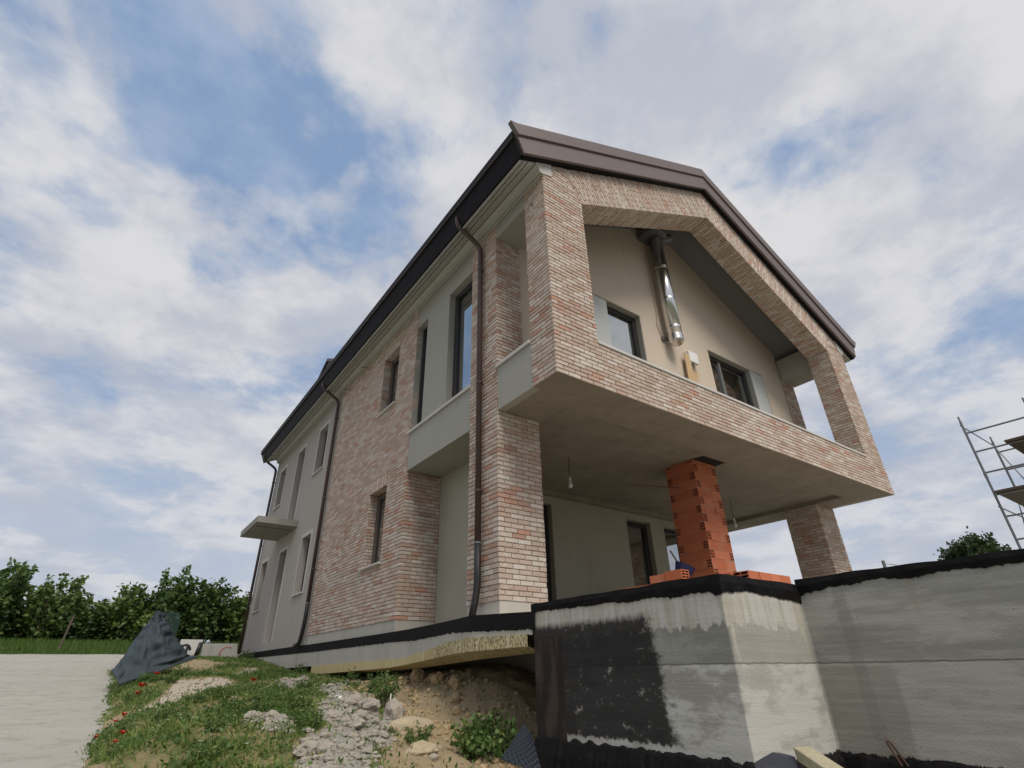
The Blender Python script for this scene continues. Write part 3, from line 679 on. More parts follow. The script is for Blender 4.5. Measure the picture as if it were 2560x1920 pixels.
for s in (0, 1):
    mx = (lambda x: L-x) if s else (lambda x: x)
    b = MB()
    g = [(-.508, 3.938), (-.535, 3.925), (-.668, 4.255), (-.705, 4.275), (-.708, 4.395), (-.672, 4.415), (-.66, 4.32), (-.508, 4.06)]
    b.prism([(mx(x), -.10, z) for x, z in g], (0, RY1+.02+.10, 0)); gu = b.build('gutter', M_gut, roof, bevel=.006)
    b = MB(); b.tube([(mx(-.700), -.09, 4.268), (mx(-.700), RY1, 4.268)], .014, 8); b.tube([(mx(-.700), -.09, 4.41), (mx(-.700), RY1, 4.41)], .016, 8); b.build('lip', M_pipe, gu)
    b = MB()
    so_ = lambda x: rz(x, 6.80)
    c = [(0, 3.925), (-.035, 3.925), (-.035, 3.965), (-.050, 3.965), (-.050, 3.94), (-.085, 3.94), (-.085, 3.985), (-.095, 4.02), (-.115, 4.045), (-.14, 4.056), (-.15, 4.058), (-.15, 4.10), (-.178, 4.10), (-.178, so_(-.178)),
         (-.315, so_(-.315)), (-.315, so_(-.315)+.04), (-.345, so_(-.345)+.04), (-.345, so_(-.345)), (-.415, so_(-.415)), (-.415, so_(-.415)+.04), (-.445, so_(-.445)+.04), (-.445, so_(-.445)), (-.499, so_(-.499)), (-.499, rz(-.499, 6.846)), (0, rz(0, 6.846))]
    b.prism([(mx(x), -.002, z) for x, z in c], (0, 17.03, 0)); b.build('cornice', M_corn, house)
    b = MB()
    c2 = [(.20, 3.99), (.0, 3.928), (-.035, 3.928), (-.085, 3.943), (-.088, 3.985), (-.115, 4.045), (-.15, 4.062), (-.15, rz(-.15, 6.84)), (.20, rz(.20, 6.84))]
    b.prism([(mx(x), -.016, z) for x, z in c2], (0, .0125, 0)); b.build('cornice_return', M_trim, house)
# roof hatch beyond the ridge line of the gutter
b = MB(); b.prism([(.3, 11.66, 4.6), (.3, 14.86, 4.6), (.3, 14.86, 6.24), (.3, 13.26, 7.04), (.3, 11.66, 6.24)], (3.8, 0, 0))
b.prism([(.24, 11.5, 6.22), (.24, 11.5, 6.10), (.24, 13.26, 6.98), (.24, 15.02, 6.10), (.24, 15.02, 6.22), (.24, 13.26, 7.10)], (3.9, 0, 0))
b.build('dormer', M_roof, roof)
# downpipes
def downpipe(y, zend, hose):
    p = chain([(-.60, y+.02, 4.25), (-.60, y+.02, 3.98), (-.075, y, 3.66), (-.075, y, zend)], 6, .13)
    b = MB(); b.tube(p, .048, 14); d = b.build('downpipe', M_pipe, house, (-.075, y, zend), smooth=True)
    for zz in (.65, 3.1, -1.2):
        q = MB(); q.tube([(-.075, y, zz-.015), (-.075, y, zz+.015)], .056, 14); q.box((-.03, y-.012, zz-.012), (.01, y+.012, zz+.012)); q.build('clamp', M_pipe, d, smooth=False)
    if hose:
        q = MB(); q.tube(chain(hose, 6, .2), .05, 14); q.build('grey_end', M_pipeg, d, smooth=True)
        q = MB(); q.tube([(-.075, y, zend-.012), (-.075, y, zend+.012)], .055, 14); q.build('collar', M_galv, d)
downpipe(1.85, -1.97, [(-.075, 1.85, -1.96), (-.075, 1.85, -2.6), (-.13, 1.90, -2.96)])
downpipe(9.74, -2.02, [(-.075, 9.74, -2.01), (-.075, 9.76, -2.5), (-.08, 9.93, -2.93), (-.12, 10.15, -2.97)])
downpipe(16.93, -2.95, None)
# canopy over the side door
b = MB(); b.prism([(.004, 12.39, .44), (-1.18, 12.39, .44), (-1.18, 12.39, .63), (.004, 12.39, .63)], (0, 2.40, 0))
M_can = render_coat('weathered_concrete', (.27, .26, .235), .15, 3, stain=.3); cn = b.build('canopy', M_can, house, bevel=.006)
b = MB(); b.box((-1.10, 12.9, .405), (.0, 13.55, .439)); b.build('rib', M_can, cn)
# small fixings on the side front
for y, z, s in ((7.62, 3.78, 1), (9.0, 3.72, .8)):
    b = MB(); b.tube(chain([(.0, y, z), (-.10*s, y+.02, z+.05), (-.22*s, y+.03, z-.01)], 5, .08), .008, 6); b.build('cable_stub', M_wire, house)
b = MB(); b.tube([(0, .30, 3.42), (-.05, .30, 3.45)], .008, 6); b.tube([(-.05, .30, 3.45), (-.05, .30, 3.50)], .008, 6)
b.build('hook', M_wire, house)

# ================================================================== things in and on the house
fl = thing('flue_pipe', 'polished steel flue pipe hanging down the beige loggia wall', 'flue pipe', (4.78, 1.24, 2.9))
b = MB(); fx, fy = 4.80, 1.22
b.tube([(fx-.05, fy, 5.95), (fx+.0, fy, 3.0)], .165, 32); b.build('pipe', M_steel, fl, smooth=True)
for zz in (5.02, 4.08, 3.28, 3.05):
    b = MB(); b.tube([(fx-.05*(zz-3)/2.95, fy, zz-.03), (fx-.05*(zz-3)/2.95, fy, zz+.03)], .169, 32); b.build('joint_band', M_steel, fl, smooth=False)
b = MB(); b.tube([(fx, fy, 3.02), (fx, fy, 2.93), (fx, fy, 2.88)], [.168, .168, .14], 32); b.build('end_cap', M_steel, fl)
b = MB(); b.tube([(fx-.05, fy, 5.9), (fx+.12, fy-.07, 6.02), (fx+.33, fy-.18, 6.10)], .13, 24, cap=False); b.tube([(fx+.2, fy-.11, 6.05), (fx+.325, fy-.178, 6.098)], .115, 20, 1)
b.build('tee_branch', [M_galv, M_dark], fl, smooth=True)
b = MB(); b.tube([(fx-.1, fy+.03, 5.99), (fx-.1, fy+.03, 6.03)], .36, 30); b.build('ceiling_collar', M_galv, fl)
for a_, c_ in (((fx-.06, fy+.08, 3.10), (fx+.06, YW, 3.14)), ((fx-.22, fy+.18, 3.02), (fx-.12, YW, 3.10))):
    b = MB(); b.box(a_, c_); b.build('bracket', M_galv, fl)
b = MB(); b.tube(chain([(fx-.23, YW-.015, 4.9), (fx-.22, YW-.015, 3.7), (fx-.30, YW-.02, 3.4), (fx-.16, YW-.03, 3.1)], 5, .2), .012, 8); b.build('cable', M_beige, fl)
wb = thing('wall_box', 'white square box fixed to the beige loggia wall', 'wall box', (5.54, 1.44, 2.7))
b = MB(); b.box((5.37, 1.33, 2.68), (5.70, 1.425, 2.97)); b.build('cover', M_white, wb, bevel=.012)
b = MB(); b.tube([(5.54, 1.38, 2.68), (5.54, 1.38, 2.62)], .02, 10); b.build('cable_gland', M_framel, wb)
b = MB(); b.obox((5.22, 1.33, 1.62), (.07, .02, 1), (1, 0, -.07), (0, 1, .02), 2.45, .20, .025)
tag(b.build('wooden_board', M_wood, None, (5.22, 1.30, .45), bevel=.004), 'pale wooden board leaning on the loggia wall beside the white box', 'board')
def bulb(name, x, y, zb, label, wire=M_wire):
    t = thing(name, label, 'light bulb', (x, y, .09), 'bare bulbs under the balcony slab')
    b = MB(); b.tube([(x, y, .10), (x+.015, y, -.02), (x-.008, y, -.1), (x, y, zb+.21)], .0065, 6); b.build('wire', wire, t)
    b = MB(); b.tube([(x, y, zb+.22), (x, y, zb+.15)], [.018, .022], 10); b.build('socket', M_white, t)
    b = MB(); b.tube([(x, y, zb+.15), (x, y, zb+.10), (x, y, zb+.06), (x, y, zb+.025), (x, y, zb)], [.016, .03, .045, .042, .012], 12); b.build('bulb', M_bulb, t, smooth=True)
bulb('hanging_bulb', 2.47, 2.57, -.53, 'bare bulb on a wire just right of the brick corner pier')
bulb('hanging_bulb', 7.80, 2.60, -.58, 'bare bulb on a wire right of the orange block chimney')

# chimney of hollow clay blocks
def holed(mb, o, U, V, N, w, h, cols=2, rows=3, t=.5, dp=.09):
    o, U, V, N = Vector(o), Vector(U), Vector(V), Vector(N); fu, fv = .014, .014
    cw = (w-fu*(cols+1))/cols; ch = (h-fv*(rows+1))/rows
    us = [0]; [us.extend((us[-1]+fu, us[-1]+fu+cw)) for _ in range(cols)]; us.append(w)
    vs = [0]; [vs.extend((vs[-1]+fv, vs[-1]+fv+ch)) for _ in range(rows)]; vs.append(h)
    P = lambda u, v, d=0: o+U*u+V*v-N*d
    for i in range(len(us)-1):
        for j in range(len(vs)-1):
            a, b_, c, d = us[i], us[i+1], vs[j], vs[j+1]
            if i % 2 and j % 2:
                mb.face([P(a, c, dp), P(b_, c, dp), P(b_, d, dp), P(a, d, dp)], 1, t)
                for (q, r_), (s_, t_) in (((a, c), (b_, c)), ((b_, c), (b_, d)), ((b_, d), (a, d)), ((a, d), (a, c))): mb.face([P(q, r_), P(s_, t_), P(s_, t_, dp), P(q, r_, dp)], 1, t)
            else: mb.face([P(a, c), P(b_, c), P(b_, d), P(a, d)], 0, t)
def block(mb, a, c, ends, j=.0):
    """hollow block from a to c; ends = axis whose faces show the holes"""
    t = random.random(); (x0, y0, z0), (x1, y1, z1) = a, c
    q = .006
    lo, hi = (x0+(q if ends == 1 else 0), y0+(q if ends == 0 else 0), z0), (x1-(q if ends == 1 else 0), y1-(q if ends == 0 else 0), z1)
    x0, y0, z0 = lo; x1, y1, z1 = hi
    F = {'x0': [(x0, y0, z0), (x0, y1, z0), (x0, y1, z1), (x0, y0, z1)], 'x1': [(x1, y0, z0), (x1, y1, z0), (x1, y1, z1), (x1, y0, z1)], 'y0': [(x0, y0, z0), (x1, y0, z0), (x1, y0, z1), (x0, y0, z1)], 'y1': [(x0, y1, z0), (x1, y1, z0), (x1, y1, z1), (x0, y1, z1)], 'z0': [(x0, y0, z0), (x1, y0, z0), (x1, y1, z0), (x0, y1, z0)], 'z1': [(x0, y0, z1), (x1, y0, z1), (x1, y1, z1), (x0, y1, z1)]}
    for k, f in F.items():
        if ends == 0 and k == 'x0': holed(mb, (x0, y0, z0), Y_, Z_, nX, y1-y0, z1-z0, t=t)
        elif ends == 0 and k == 'x1': holed(mb, (x1, y0, z0), Y_, Z_, X_, y1-y0, z1-z0, t=t)
        elif ends == 1 and k == 'y0': holed(mb, (x0, y0, z0), X_, Z_, nY, x1-x0, z1-z0, t=t)
        elif ends == 1 and k == 'y1': holed(mb, (x0, y1, z0), X_, Z_, Y_, x1-x0, z1-z0, t=t)
        else: mb.face(f, 0, t)
ch = thing('block_chimney', 'square chimney of orange hollow clay blocks rising to the balcony slab', 'chimney', (4.95, 1.6, -2.97))
b = MB(); cx0, cx1, cy0, cy1 = 4.60, 5.32, 1.28, 1.96; hc = .166; th = .12; z = -2.97; k = 0; mor = []
while z < .08:
    z1 = min(z+hc-.008, .095); j = lambda: random.uniform(-.006, .006)
    if k % 2 == 0:
        for ya, yb in ((cy0, cy0+th), (cy1-th, cy1)):
            xm = cx0+random.choice((.40, .36, .44)); dj = j()
            block(b, (cx0+dj, ya+j(), z), (xm-.003, yb, z1), 0); block(b, (xm+.003, ya+j(), z), (cx1+dj, yb, z1), 0)
        for xa, xb in ((cx0, cx0+th), (cx1-th, cx1)): block(b, (xa+j(), cy0+th+.006, z), (xb, cy1-th-.006, z1), 2)
    else:
        for xa, xb in ((cx0, cx0+th), (cx1-th, cx1)): block(b, (xa, cy0+j(), z), (xb, cy1+j(), z1), 1)
        for ya, yb in ((cy0, cy0+th), (cy1-th, cy1)):
            xm = (cx0+cx1)/2+random.uniform(-.08, .08)
            block(b, (cx0+th+.004, ya+j(), z), (xm-.003, yb, z1), 2); block(b, (xm+.003, ya+j(), z), (cx1-th-.004, yb, z1), 2)
    mor.append(((cx0+.008, cy0+.008, z1-.002), (cx1-.008, cy1-.008, z+hc+.002) if z1 < .09 else (cx1-.008, cy1-.008, z1+.001)))
    z += hc; k += 1
b.build('block_stack', [M_hollow, M_dark], ch, attr=True, fix=False)
b = MB(); z = -2.97
b.box((cx0+.11, cy0+.11, -2.97), (cx1-.11, cy1-.11, .085)); [b.box(a_, c_) for a_, c_ in mor]; b.build('mortar_core', M_mortg, ch)
b = MB(); b.prism([(4.60, 1.30, .092), (4.66, 1.06, .092), (5.36, 1.05, .092), (5.36, 1.9, .092), (4.7, 1.9, .092)], (0, 0, .007)); b.build('slab_opening', M_dark, ch)  # flat plate coloured like the shade of an opening in the slab
b = MB(); b.tube([(3.2, 1.72, -.56), (4.62, 1.66, -.40)], .009, 6)
tag(b.build('steel_rod', M_rust, None, (4.6, 1.66, -.4)), 'thin rusty rod sticking out of the orange chimney', 'rod')
# loose walls of blocks round the hearth
hw = thing('block_wall', 'low wall of orange hollow blocks right of the chimney foot', 'low wall', (3.6, .2, -2.97))
b = MB()
for kz in range(4):
    z = -2.97+kz*.15; z1 = z+.146
    x = 3.05+(kz % 2)*.02
    for n_ in range(4): block(b, (x+n_*.27, -.28, z), (x+n_*.27+.262, -.03, z1), 0 if n_ == 0 else 2)
    block(b, (3.05, -.02, z), (3.25, .42, z1), 2)
b.build('blocks', [M_hollow, M_dark], hw, attr=True, fix=False)
lb = thing('loose_blocks', 'heap of loose orange hollow blocks by the blue tub', 'blocks', (2.1, .4, -2.97))
b = MB()
for kz in range(3):
    z = -2.97+kz*.15
    for n_ in range(5): block(b, (2.05+random.uniform(-.02, .02), .02+n_*.255, z), (2.30, .02+n_*.255+.25, z+.146), 2)
block(b, (2.02, .06, -2.52), (2.20, .34, -2.40), 1)
block(b, (2.04, .36, -2.52), (2.22, .62, -2.42), 1)
b.build('blocks', [M_hollow, M_dark], lb, attr=True, fix=False)
tb = thing('mortar_tub', 'dark blue mortar tub on thin legs with a stick standing in it', 'tub', (2.6, .5, -2.97))
b = MB(); c = Vector((2.62, .46, -2.33)); ax = Vector((.25, -.35, .9)).normalized()
b.tube([c-ax*.10, c-ax*.095, c+ax*.10], [.05, .10, .15], 14); b.build('tub', M_blue, tb, smooth=False)
b = MB(); b.tube([c-ax*.1, (2.55, .44, -2.97)], .014, 6); b.tube([c-ax*.1, (2.75, .25, -2.97)], .014, 6); b.tube([c-ax*.1, (2.8, .6, -2.97)], .014, 6); b.build('stand', M_blackp, tb)
b = MB(); b.tube([c, (2.52, .56, -2.02)], .014, 6); b.build('stick', M_wire, tb)

# ================================================================== terrace slab edge and retaining wall
EDGE = [(0.0, 17.2), (-.015, 12), (-.02, 9.9), (-.03, 7.5), (-.045, 5.2), (-.09, 3.9), (-.20, 2.9), (-.30, 2.15), (-.42, 1.45), (-.43, .8), (-.43, .2)]
def edge_at(y):
    for (x0, y0), (x1, y1) in zip(EDGE, EDGE[1:]):
        if y1 <= y <= y0: return x0+(x1-x0)*(y-y0)/(y1-y0)
    return EDGE[0][0] if y > EDGE[0][1] else EDGE[-1][0]
slab = thing('terrace_slab', 'concrete terrace slab edge with black bitumen strip and yellow insulation under the house', 'slab', (0, 8, -2.97))
def strip(mb, ztop, zbot, off, ys, m=0, rag=0.0, seedz=0.0):
    """ribbon following the slab edge; ztop/zbot are functions of y"""
    prev = None
    for y in ys:
        x = edge_at(y)-off; zb = zbot(y)
        if rag: zb += rag*(mnoise.noise((y*9, seedz, 0))+.7*mnoise.noise((y*31, seedz, 3))+.5*max(0, mnoise.noise((y*60, seedz, 9))))*.5
        cur = ((x, y, ztop(y)), (x, y, zb), (x+.02, y, zb))
        if prev: mb.face([prev[0], cur[0], cur[1], prev[1]], m); mb.face([prev[1], cur[1], cur[2], prev[2]], m)
        prev = cur
itp = lambda xs, ys: (lambda y: float(np.interp(y, xs, ys)))
top = itp([.2, 1.4, 20], [-3.03, -2.972, -2.972])
bandb = itp([.2, 1.5, 2.1, 3.6, 4.6, 9, 12, 17.2], [-3.205, -3.155, -3.13, -3.15, -3.13, -3.14, -3.13, -3.12])
concb = itp([.2, 1.5, 2.2, 4.0, 8.9, 17.2], [-3.255, -3.225, -3.24, -3.39, -3.43, -3.5])
yelb = itp([.2, 1.4, 2.1, 4.5, 8.85], [-3.36, -3.375, -3.385, -3.51, -3.60])
inb = itp([.2, 1.4, 2.1, 4.5, 8.85], [-3.41, -3.45, -3.47, -3.55, -3.61])
ys = list(np.arange(.2, 17.2, .1))
b = MB()
for ya, yb in zip(ys, ys[1:]):
    xa, xb = edge_at(ya), edge_at(yb)
    b.face([(xa, ya, top(ya)-.004), (xb, yb, top(yb)-.004), (xb, yb, concb(yb)), (xa, ya, concb(ya))])
    b.face([(xa, ya, top(ya)-.004), (xb, yb, top(yb)-.004), (1.2, yb, -2.975), (1.2, ya, -2.975)])
b.build('slab_edge', M_conc, slab, smooth=False)
b = MB(); strip(b, top, bandb, .006, list(np.arange(.15, 17.15, .02)), 0, .035, 1.0)
yy = list(np.arange(.15, 17.15, .1))
for ya, yb in zip(yy, yy[1:]): b.face([(edge_at(ya)-.006, ya, top(ya)), (edge_at(yb)-.006, yb, top(yb)), (edge_at(yb)+.10, yb, top(yb)+.004), (edge_at(ya)+.10, ya, top(ya)+.004)])
b.build('bitumen_strip', M_bit, slab)
b = MB(); ys2 = list(np.arange(.26, 8.86, .05))
bul = lambda y: .012 if y > 3 else .012+.018*max(0, mnoise.noise((y*7, 2, 0)))+.012*(3-y)/3
for ya, yb in zip(ys2, ys2[1:]):
    xa, xb = edge_at(ya)-bul(ya), edge_at(yb)-bul(yb)
    b.face([(xa, ya, concb(ya)+.006), (xb, yb, concb(yb)+.006), (xb, yb, yelb(yb)), (xa, ya, yelb(ya))])
    b.face([(xa, ya, concb(ya)+.006), (xb, yb, concb(yb)+.006), (xb+.05, yb, concb(yb)+.006), (xa+.05, ya, concb(ya)+.006)])
    b.face([(xa, ya, yelb(ya)), (xb, yb, yelb(yb)), (xb+.22, yb, inb(yb)), (xa+.22, ya, inb(ya))])
    b.face([(xa+.22, ya, inb(ya)), (xb+.22, yb, inb(yb)), (xb+.24, yb, -3.2), (xa+.24, ya, -3.2)])
e0 = edge_at(8.84); b.face([(e0-.012, 8.84, concb(8.84)), (e0-.012, 8.84, yelb(8.84)), (e0+.2, 8.84, inb(8.84)), (e0+.2, 8.84, concb(8.84))])
b.build('insulation_board', M_xps, slab)
b = MB(); b.box((.25, .2, -3.22), (10.4, 17, -2.985)); b.box((.75, .25, -3.62), (3.0, .62, -3.2)); b.box((1.1, .7, -5.2), (10.3, 16.9, -3.23)); b.box((.4, .3, -5.2), (1.2, .55, -3.66)); b.build('slab_underside', M_conc, slab)
# deck between house and wall
b = MB(); b.face([(.30, .2, -2.98), (.30, -2.1, -2.98), (.9, -2.1, -2.98), (.9, -9, -2.98), (16, -9, -2.98), (16, 17, -2.98), (.9, 17, -2.98), (.9, .2, -2.98)])
struct(b.build('terrace_floor', M_conc, None))
rw = thing('retaining_wall', 'grey cast concrete retaining wall with black bitumen patch and black capped top', 'wall', (.2, -2.1, -4.6))
WX, WY, WX2 = -.42, -2.10, .70
b = MB()
zt, zb_ = -2.978, -4.75
# left face, return face, right face, inner faces and end, closed with a top
path = [(.28, .20), (WX, .20), (WX, WY), (WX2, WY), (WX2, -9.0), (WX2+.3, -9.0), (WX2+.3, WY+.3), (.28, WY+.3)]
b.prism([(x, y, zb_) for x, y in path], (0, 0, zt-zb_))
wo_ = b.build('wall_body', M_wall, rw, bevel=.010)
def cap(mb, pts, nrm, zt, zb, seed, rag=.03, off=.012, step=.015):
    (x0, y0), (x1, y1) = pts; n = max(2, int(math.hypot(x1-x0, y1-y0)/step)); prev = None
    for k in range(n+1):
        f = k/n; x, y = x0+(x1-x0)*f, y0+(y1-y0)*f; s = math.hypot(x-x0, y-y0)+seed
        o_ = off+.006*mnoise.noise((s*5, 1, 0))
        zl = zb(f)+rag*(mnoise.noise((s*4, 7, 0))*.6+mnoise.noise((s*17, 3, 0))*.5+.6*min(0, mnoise.noise((s*40, 5, 0)))); zu = zt+.012*mnoise.noise((s*3, 9, 0))
        zm = (zu*.55+zl*.45); bul = .010*mnoise.noise((s*6, 2, 4))
        A = [(x+nrm[0]*o_, y+nrm[1]*o_, zu), (x+nrm[0]*(o_+.006+bul), y+nrm[1]*(o_+.006+bul), zm), (x+nrm[0]*(o_-.004), y+nrm[1]*(o_-.004), zl), (x-nrm[0]*.01, y-nrm[1]*.01, zl+.01), (x-nrm[0]*.30, y-nrm[1]*.30, zu-.004)]
        if prev:
            for i in range(3): mb.face([prev[i], A[i], A[i+1], prev[i+1]])
            mb.face([prev[0], A[0], A[4], prev[4]])
        prev = A
b = MB()
cap(b, [(WX, .21), (WX, WY-.012)], (-1, 0), -2.955, itp([0, .5, .9, 1], [-3.035, -3.055, -3.075, -3.10]), 0)
cap(b, [(WX-.012, WY), (WX2, WY)], (0, -1), -2.955, itp([0, .3, 1], [-3.085, -3.06, -3.10]), 11, .02)
cap(b, [(WX2, WY+.0), (WX2, -9)], (-1, 0), -2.915, itp([0, .05, .25, 1], [-3.04, -3.0, -2.995, -2.99]), 23)
cap(b, [(.3, .20), (WX-.012, .20)], (0, 1), -2.955, itp([0, 1], [-3.2, -3.25]), 31)
b.build('bitumen_cap', M_bit, rw)
b = MB()   # lumpy bitumen fillet along the foot
for (x0, y0), (x1, y1), nr, zf in (((WX, .2), (WX, WY), (-1, 0), lambda f: -4.14), ((WX, WY), (WX2, WY), (0, -1), lambda f: -4.18), ((WX2, WY), (WX2, -9), (-1, 0), lambda f: -4.165)):
    n = int(math.hypot(x1-x0, y1-y0)/.02); prev = None
    for k in range(n+1):
        f = k/n; x, y = x0+(x1-x0)*f, y0+(y1-y0)*f; s = f*8+x0
        zz = zf(f)+.03*mnoise.noise((s*3, 1, 2))+.012*mnoise.noise((s*14, 4, 2)); bl = .05+.02*mnoise.noise((s*6, 8, 1))
        A = [(x+nr[0]*.002, y+nr[1]*.002, zz), (x+nr[0]*bl*.5, y+nr[1]*bl*.5, zz-.02), (x+nr[0]*bl*1.2, y+nr[1]*bl*1.2, zz-.12), (x+nr[0]*bl*2.2, y+nr[1]*bl*2.2, zz-.40)]
        if prev:
            for i in range(3): b.face([prev[i], A[i], A[i+1], prev[i+1]])
        prev = A
b.build('bitumen_fillet', M_bit, rw)
b = MB(); b.tube(chain([(WX2-.02, -2.55, -4.2), (WX2-.05, -2.49, -4.06), (WX2-.055, -2.47, -4.06), (WX2-.06, -2.53, -4.2)], 4, .02), .007, 6)
b.build('steel_loop', M_rust, rw)

# ================================================================== scaffold
sc = thing('scaffold_tower', 'galvanised scaffold tower with dark planks behind the concrete wall', 'scaffold', (12, -2.2, -2.98))
for xf in (11.0, 13.15):
    for yf in (-1.63, -2.80):
        b = MB(); b.tube([(xf, yf, -2.98), (xf, yf, 1.42)], .024, 12); b.tube([(xf, yf, 1.42), (xf, yf, 1.54)], .019, 10); b.tube([(xf, yf, .05), (xf, yf, .17)], .029, 12); b.tube([(xf, yf, -2.98), (xf, yf, -2.97)], .07, 8)
        b.build('standard', M_galv, sc)
    for zr in (1.12, .66, .17, -.33, -.80, -1.28, -1.76, -2.24):
        b = MB(); b.tube([(xf, -1.63, zr), (xf, -2.80, zr)], .019, 10); b.build('rung', M_galv, sc)
for (a, c) in (((11, -1.60, 1.33), (13.15, -1.60, 1.33)), ((11, -1.60, -.58), (13.15, -1.60, -.58)), ((13.15, -1.60, 1.36), (11.0, -2.83, -2.6)), ((13.15, -2.83, .15), (11.0, -2.83, -2.2)), ((13.15, -1.60, .1), (11.0, -1.6, -2.7))):
    b = MB(); b.tube([a, c], .013, 8); b.build('brace', M_galv, sc)
for y0, y1, z in ((-2.20, -2.76, .685), (-1.66, -2.16, -.305), (-2.18, -2.76, -.305)):
    b = MB(); b.box((10.9, y1, z), (13.25, y0, z+.045)); b.build('plank', M_plank, sc, bevel=.004)
# post with a cable beyond the wall
b = MB(); b.tube([(7.11, -.5, -2.98), (7.10, -.5, -1.90)], .028, 10); b.tube(chain([(7.10, -.5, -1.95), (7.25, -.62, -1.97), (7.5, -.8, -2.12), (7.55, -.85, -2.98)], 5, .1), .007, 6)
tag(b.build('metal_post', M_galv, None, (7.1, -.5, -2.98)), 'small pale post with a thin cable behind the concrete wall', 'post')

# ================================================================== ground
yardz = lambda y: -4.35+.0745*(y-1.4)
CP = np.array([(-3.60, 9.4, -3.71), (-3.62, 7.2, -3.83), (-3.69, 5, -3.99), (-3.76, 3.2, -4.09), (-3.84, 1.4, -4.2), (-3.95, -1, -4.40), (-3.4, 13, -3.42), (-2.6, 16, -3.16), (-2.0, 18.5, -3.05),
    (-4.02, 9.4, -4.0), (-4.08, 7.2, -4.2), (-4.12, 5, -4.35), (-4.22, 3.2, -4.5), (-4.35, 1.4, -4.65), (-4.6, -1, -4.8), (-4.1, 13, -3.75), (-3.6, 17, -3.5),
    (0, 16.8, -3.10), (0, 12.2, -3.36), (-.1, 9.4, -3.60), (-1.1, 15, -3.14), (-1.5, 12, -3.30), (-1.8, 9, -3.60), (-2.2, 6, -3.84), (-2.4, 3, -4.04), (-2.7, .6, -4.24),
    (0, 7.2, -3.66), (-.9, 6.4, -3.76), (-1.0, 4.6, -3.86), (-1.3, 3.0, -3.97), (-1.75, 1.2, -4.13), (-1.9, -.2, -4.30), (-1.6, -1.2, -4.42),
    (.15, 5.6, -3.70), (.25, 4.2, -3.63), (.25, 3.0, -3.60), (.35, 2.2, -3.62), (.35, 1.5, -3.86), (.3, 1.0, -4.20), (.3, .5, -4.5),
    (-.45, 3.4, -4.02), (-.35, 2.2, -4.05), (-.35, 1.3, -4.28), (-.5, .6, -4.46), (-.8, 1.6, -4.25), (-.9, 2.6, -4.08), (-1.0, .6, -4.42),
    (1.2, 6, -3.62), (1.2, 3, -3.60), (1.2, 1.2, -4.1), (1.2, 10, -3.5), (1.2, 16, -3.1),
    (-.75, -.4, -4.55), (-.7, -1.6, -4.52), (-1.2, -2.6, -4.7), (-2.5, -3, -4.8), (-4.2, -4.6, -5.15), (-4.6, -3, -5.0), (0, -3.2, -4.6), (.4, -4, -4.65), (-1, -5, -5)])
def tps_fit(c):
    n = len(c); d = np.hypot(c[:, None, 0]-c[None, :, 0], c[:, None, 1]-c[None, :, 1])
    K = np.where(d > 0, d*d*np.log(np.maximum(d, 1e-9)), 0)+np.eye(n)*.05; Pm = np.c_[np.ones(n), c[:, :2]]
    A = np.zeros((n+3, n+3)); A[:n, :n] = K; A[:n, n:] = Pm; A[n:, :n] = Pm.T
    return np.linalg.solve(A, np.r_[c[:, 2], 0, 0, 0])
TW = tps_fit(CP)
def tps(x, y):
    x = np.asarray(x, float); y = np.asarray(y, float); sh = x.shape; x = x.ravel(); y = y.ravel()
    d = np.hypot(x[:, None]-CP[None, :, 0], y[:, None]-CP[None, :, 1]); K = np.where(d > 0, d*d*np.log(np.maximum(d, 1e-9)), 0)
    return (K@TW[:len(CP)]+TW[-3]+TW[-2]*x+TW[-1]*y).reshape(sh)
def fbm(x, y, s=1.0, o=4, z=0.0):
    v, a, q = 0., 1., 1.
    for _ in range(o): v += a*mnoise.noise((x*s*q, y*s*q, z+q)); a *= .5; q *= 2.03
    return v
POLY = {
 'path': [[(-3.29, 5.11), (-2.83, 7.29), (-2.49, 7.37), (-1.85, 7.91), (-1.9, 7.33), (-2.69, 4.93), (-3.17, 4.25), (-3.45, 3.94)], [(-1.65, 8.18), (-1.4, 9.8), (-.56, 12.0), (-.96, 9.94)]],
 'soil': [[(-2.79, 10.18), (-2.4, 11.37), (-2.07, 12.3), (-1.71, 13.04), (-1.52, 12.42), (-1.3, 11.88), (-2.0, 9.54), (-2.35, 9.25), (-2.61, 9.7)], [(-3.95, 4.48), (-3.78, 4.76), (-3.63, 4.59), (-3.64, 4.21), (-3.7, 3.9), (-3.95, 4.0)],
          [(-4.15, 1.5), (-4.1, 2.6), (-3.91, 2.52), (-3.86, 1.5), (-3.9, .9), (-4.15, .9)], [(-3.06, 8.32), (-2.81, 8.5), (-2.91, 7.7), (-3.07, 7.82)],
          [(-.15, 6.6), (-.48, 4.3), (-.57, 4.06), (-.87, 2.29), (-1.46, 1.35), (-2.08, .25), (-2.3, -.8), (2, -.8), (2, 7)]],
 'rub': [[(-1.1, 7.21), (-.49, 7.25), (-.62, 6.61), (-1.18, 5.68), (-1.39, 6.19)], [(-.94, 5.29), (-.33, 5.95), (-.75, 4.39), (-.57, 4.06), (-.82, 3.17), (-1.08, 2.37), (-.87, 2.29), (-.99, 2.0), (-1.46, 1.35), (-1.72, .92), (-2.08, .25), (-2.2, -.6), (-2.8, -.4), (-2.64, .5), (-2.58, .73), (-2.32, 1.2), (-2.04, 1.67), (-1.78, 2.36), (-1.9, 2.51), (-1.43, 3.56), (-1.12, 4.36)],
         [(-2.74, 1.9), (-2.6, 2.4), (-2.42, 2.75), (-2.45, 2.1)], [(-2.72, 1.35), (-2.5, 1.8), (-2.25, 2.6), (-2.3, 1.9), (-2.5, 1.3)]]}
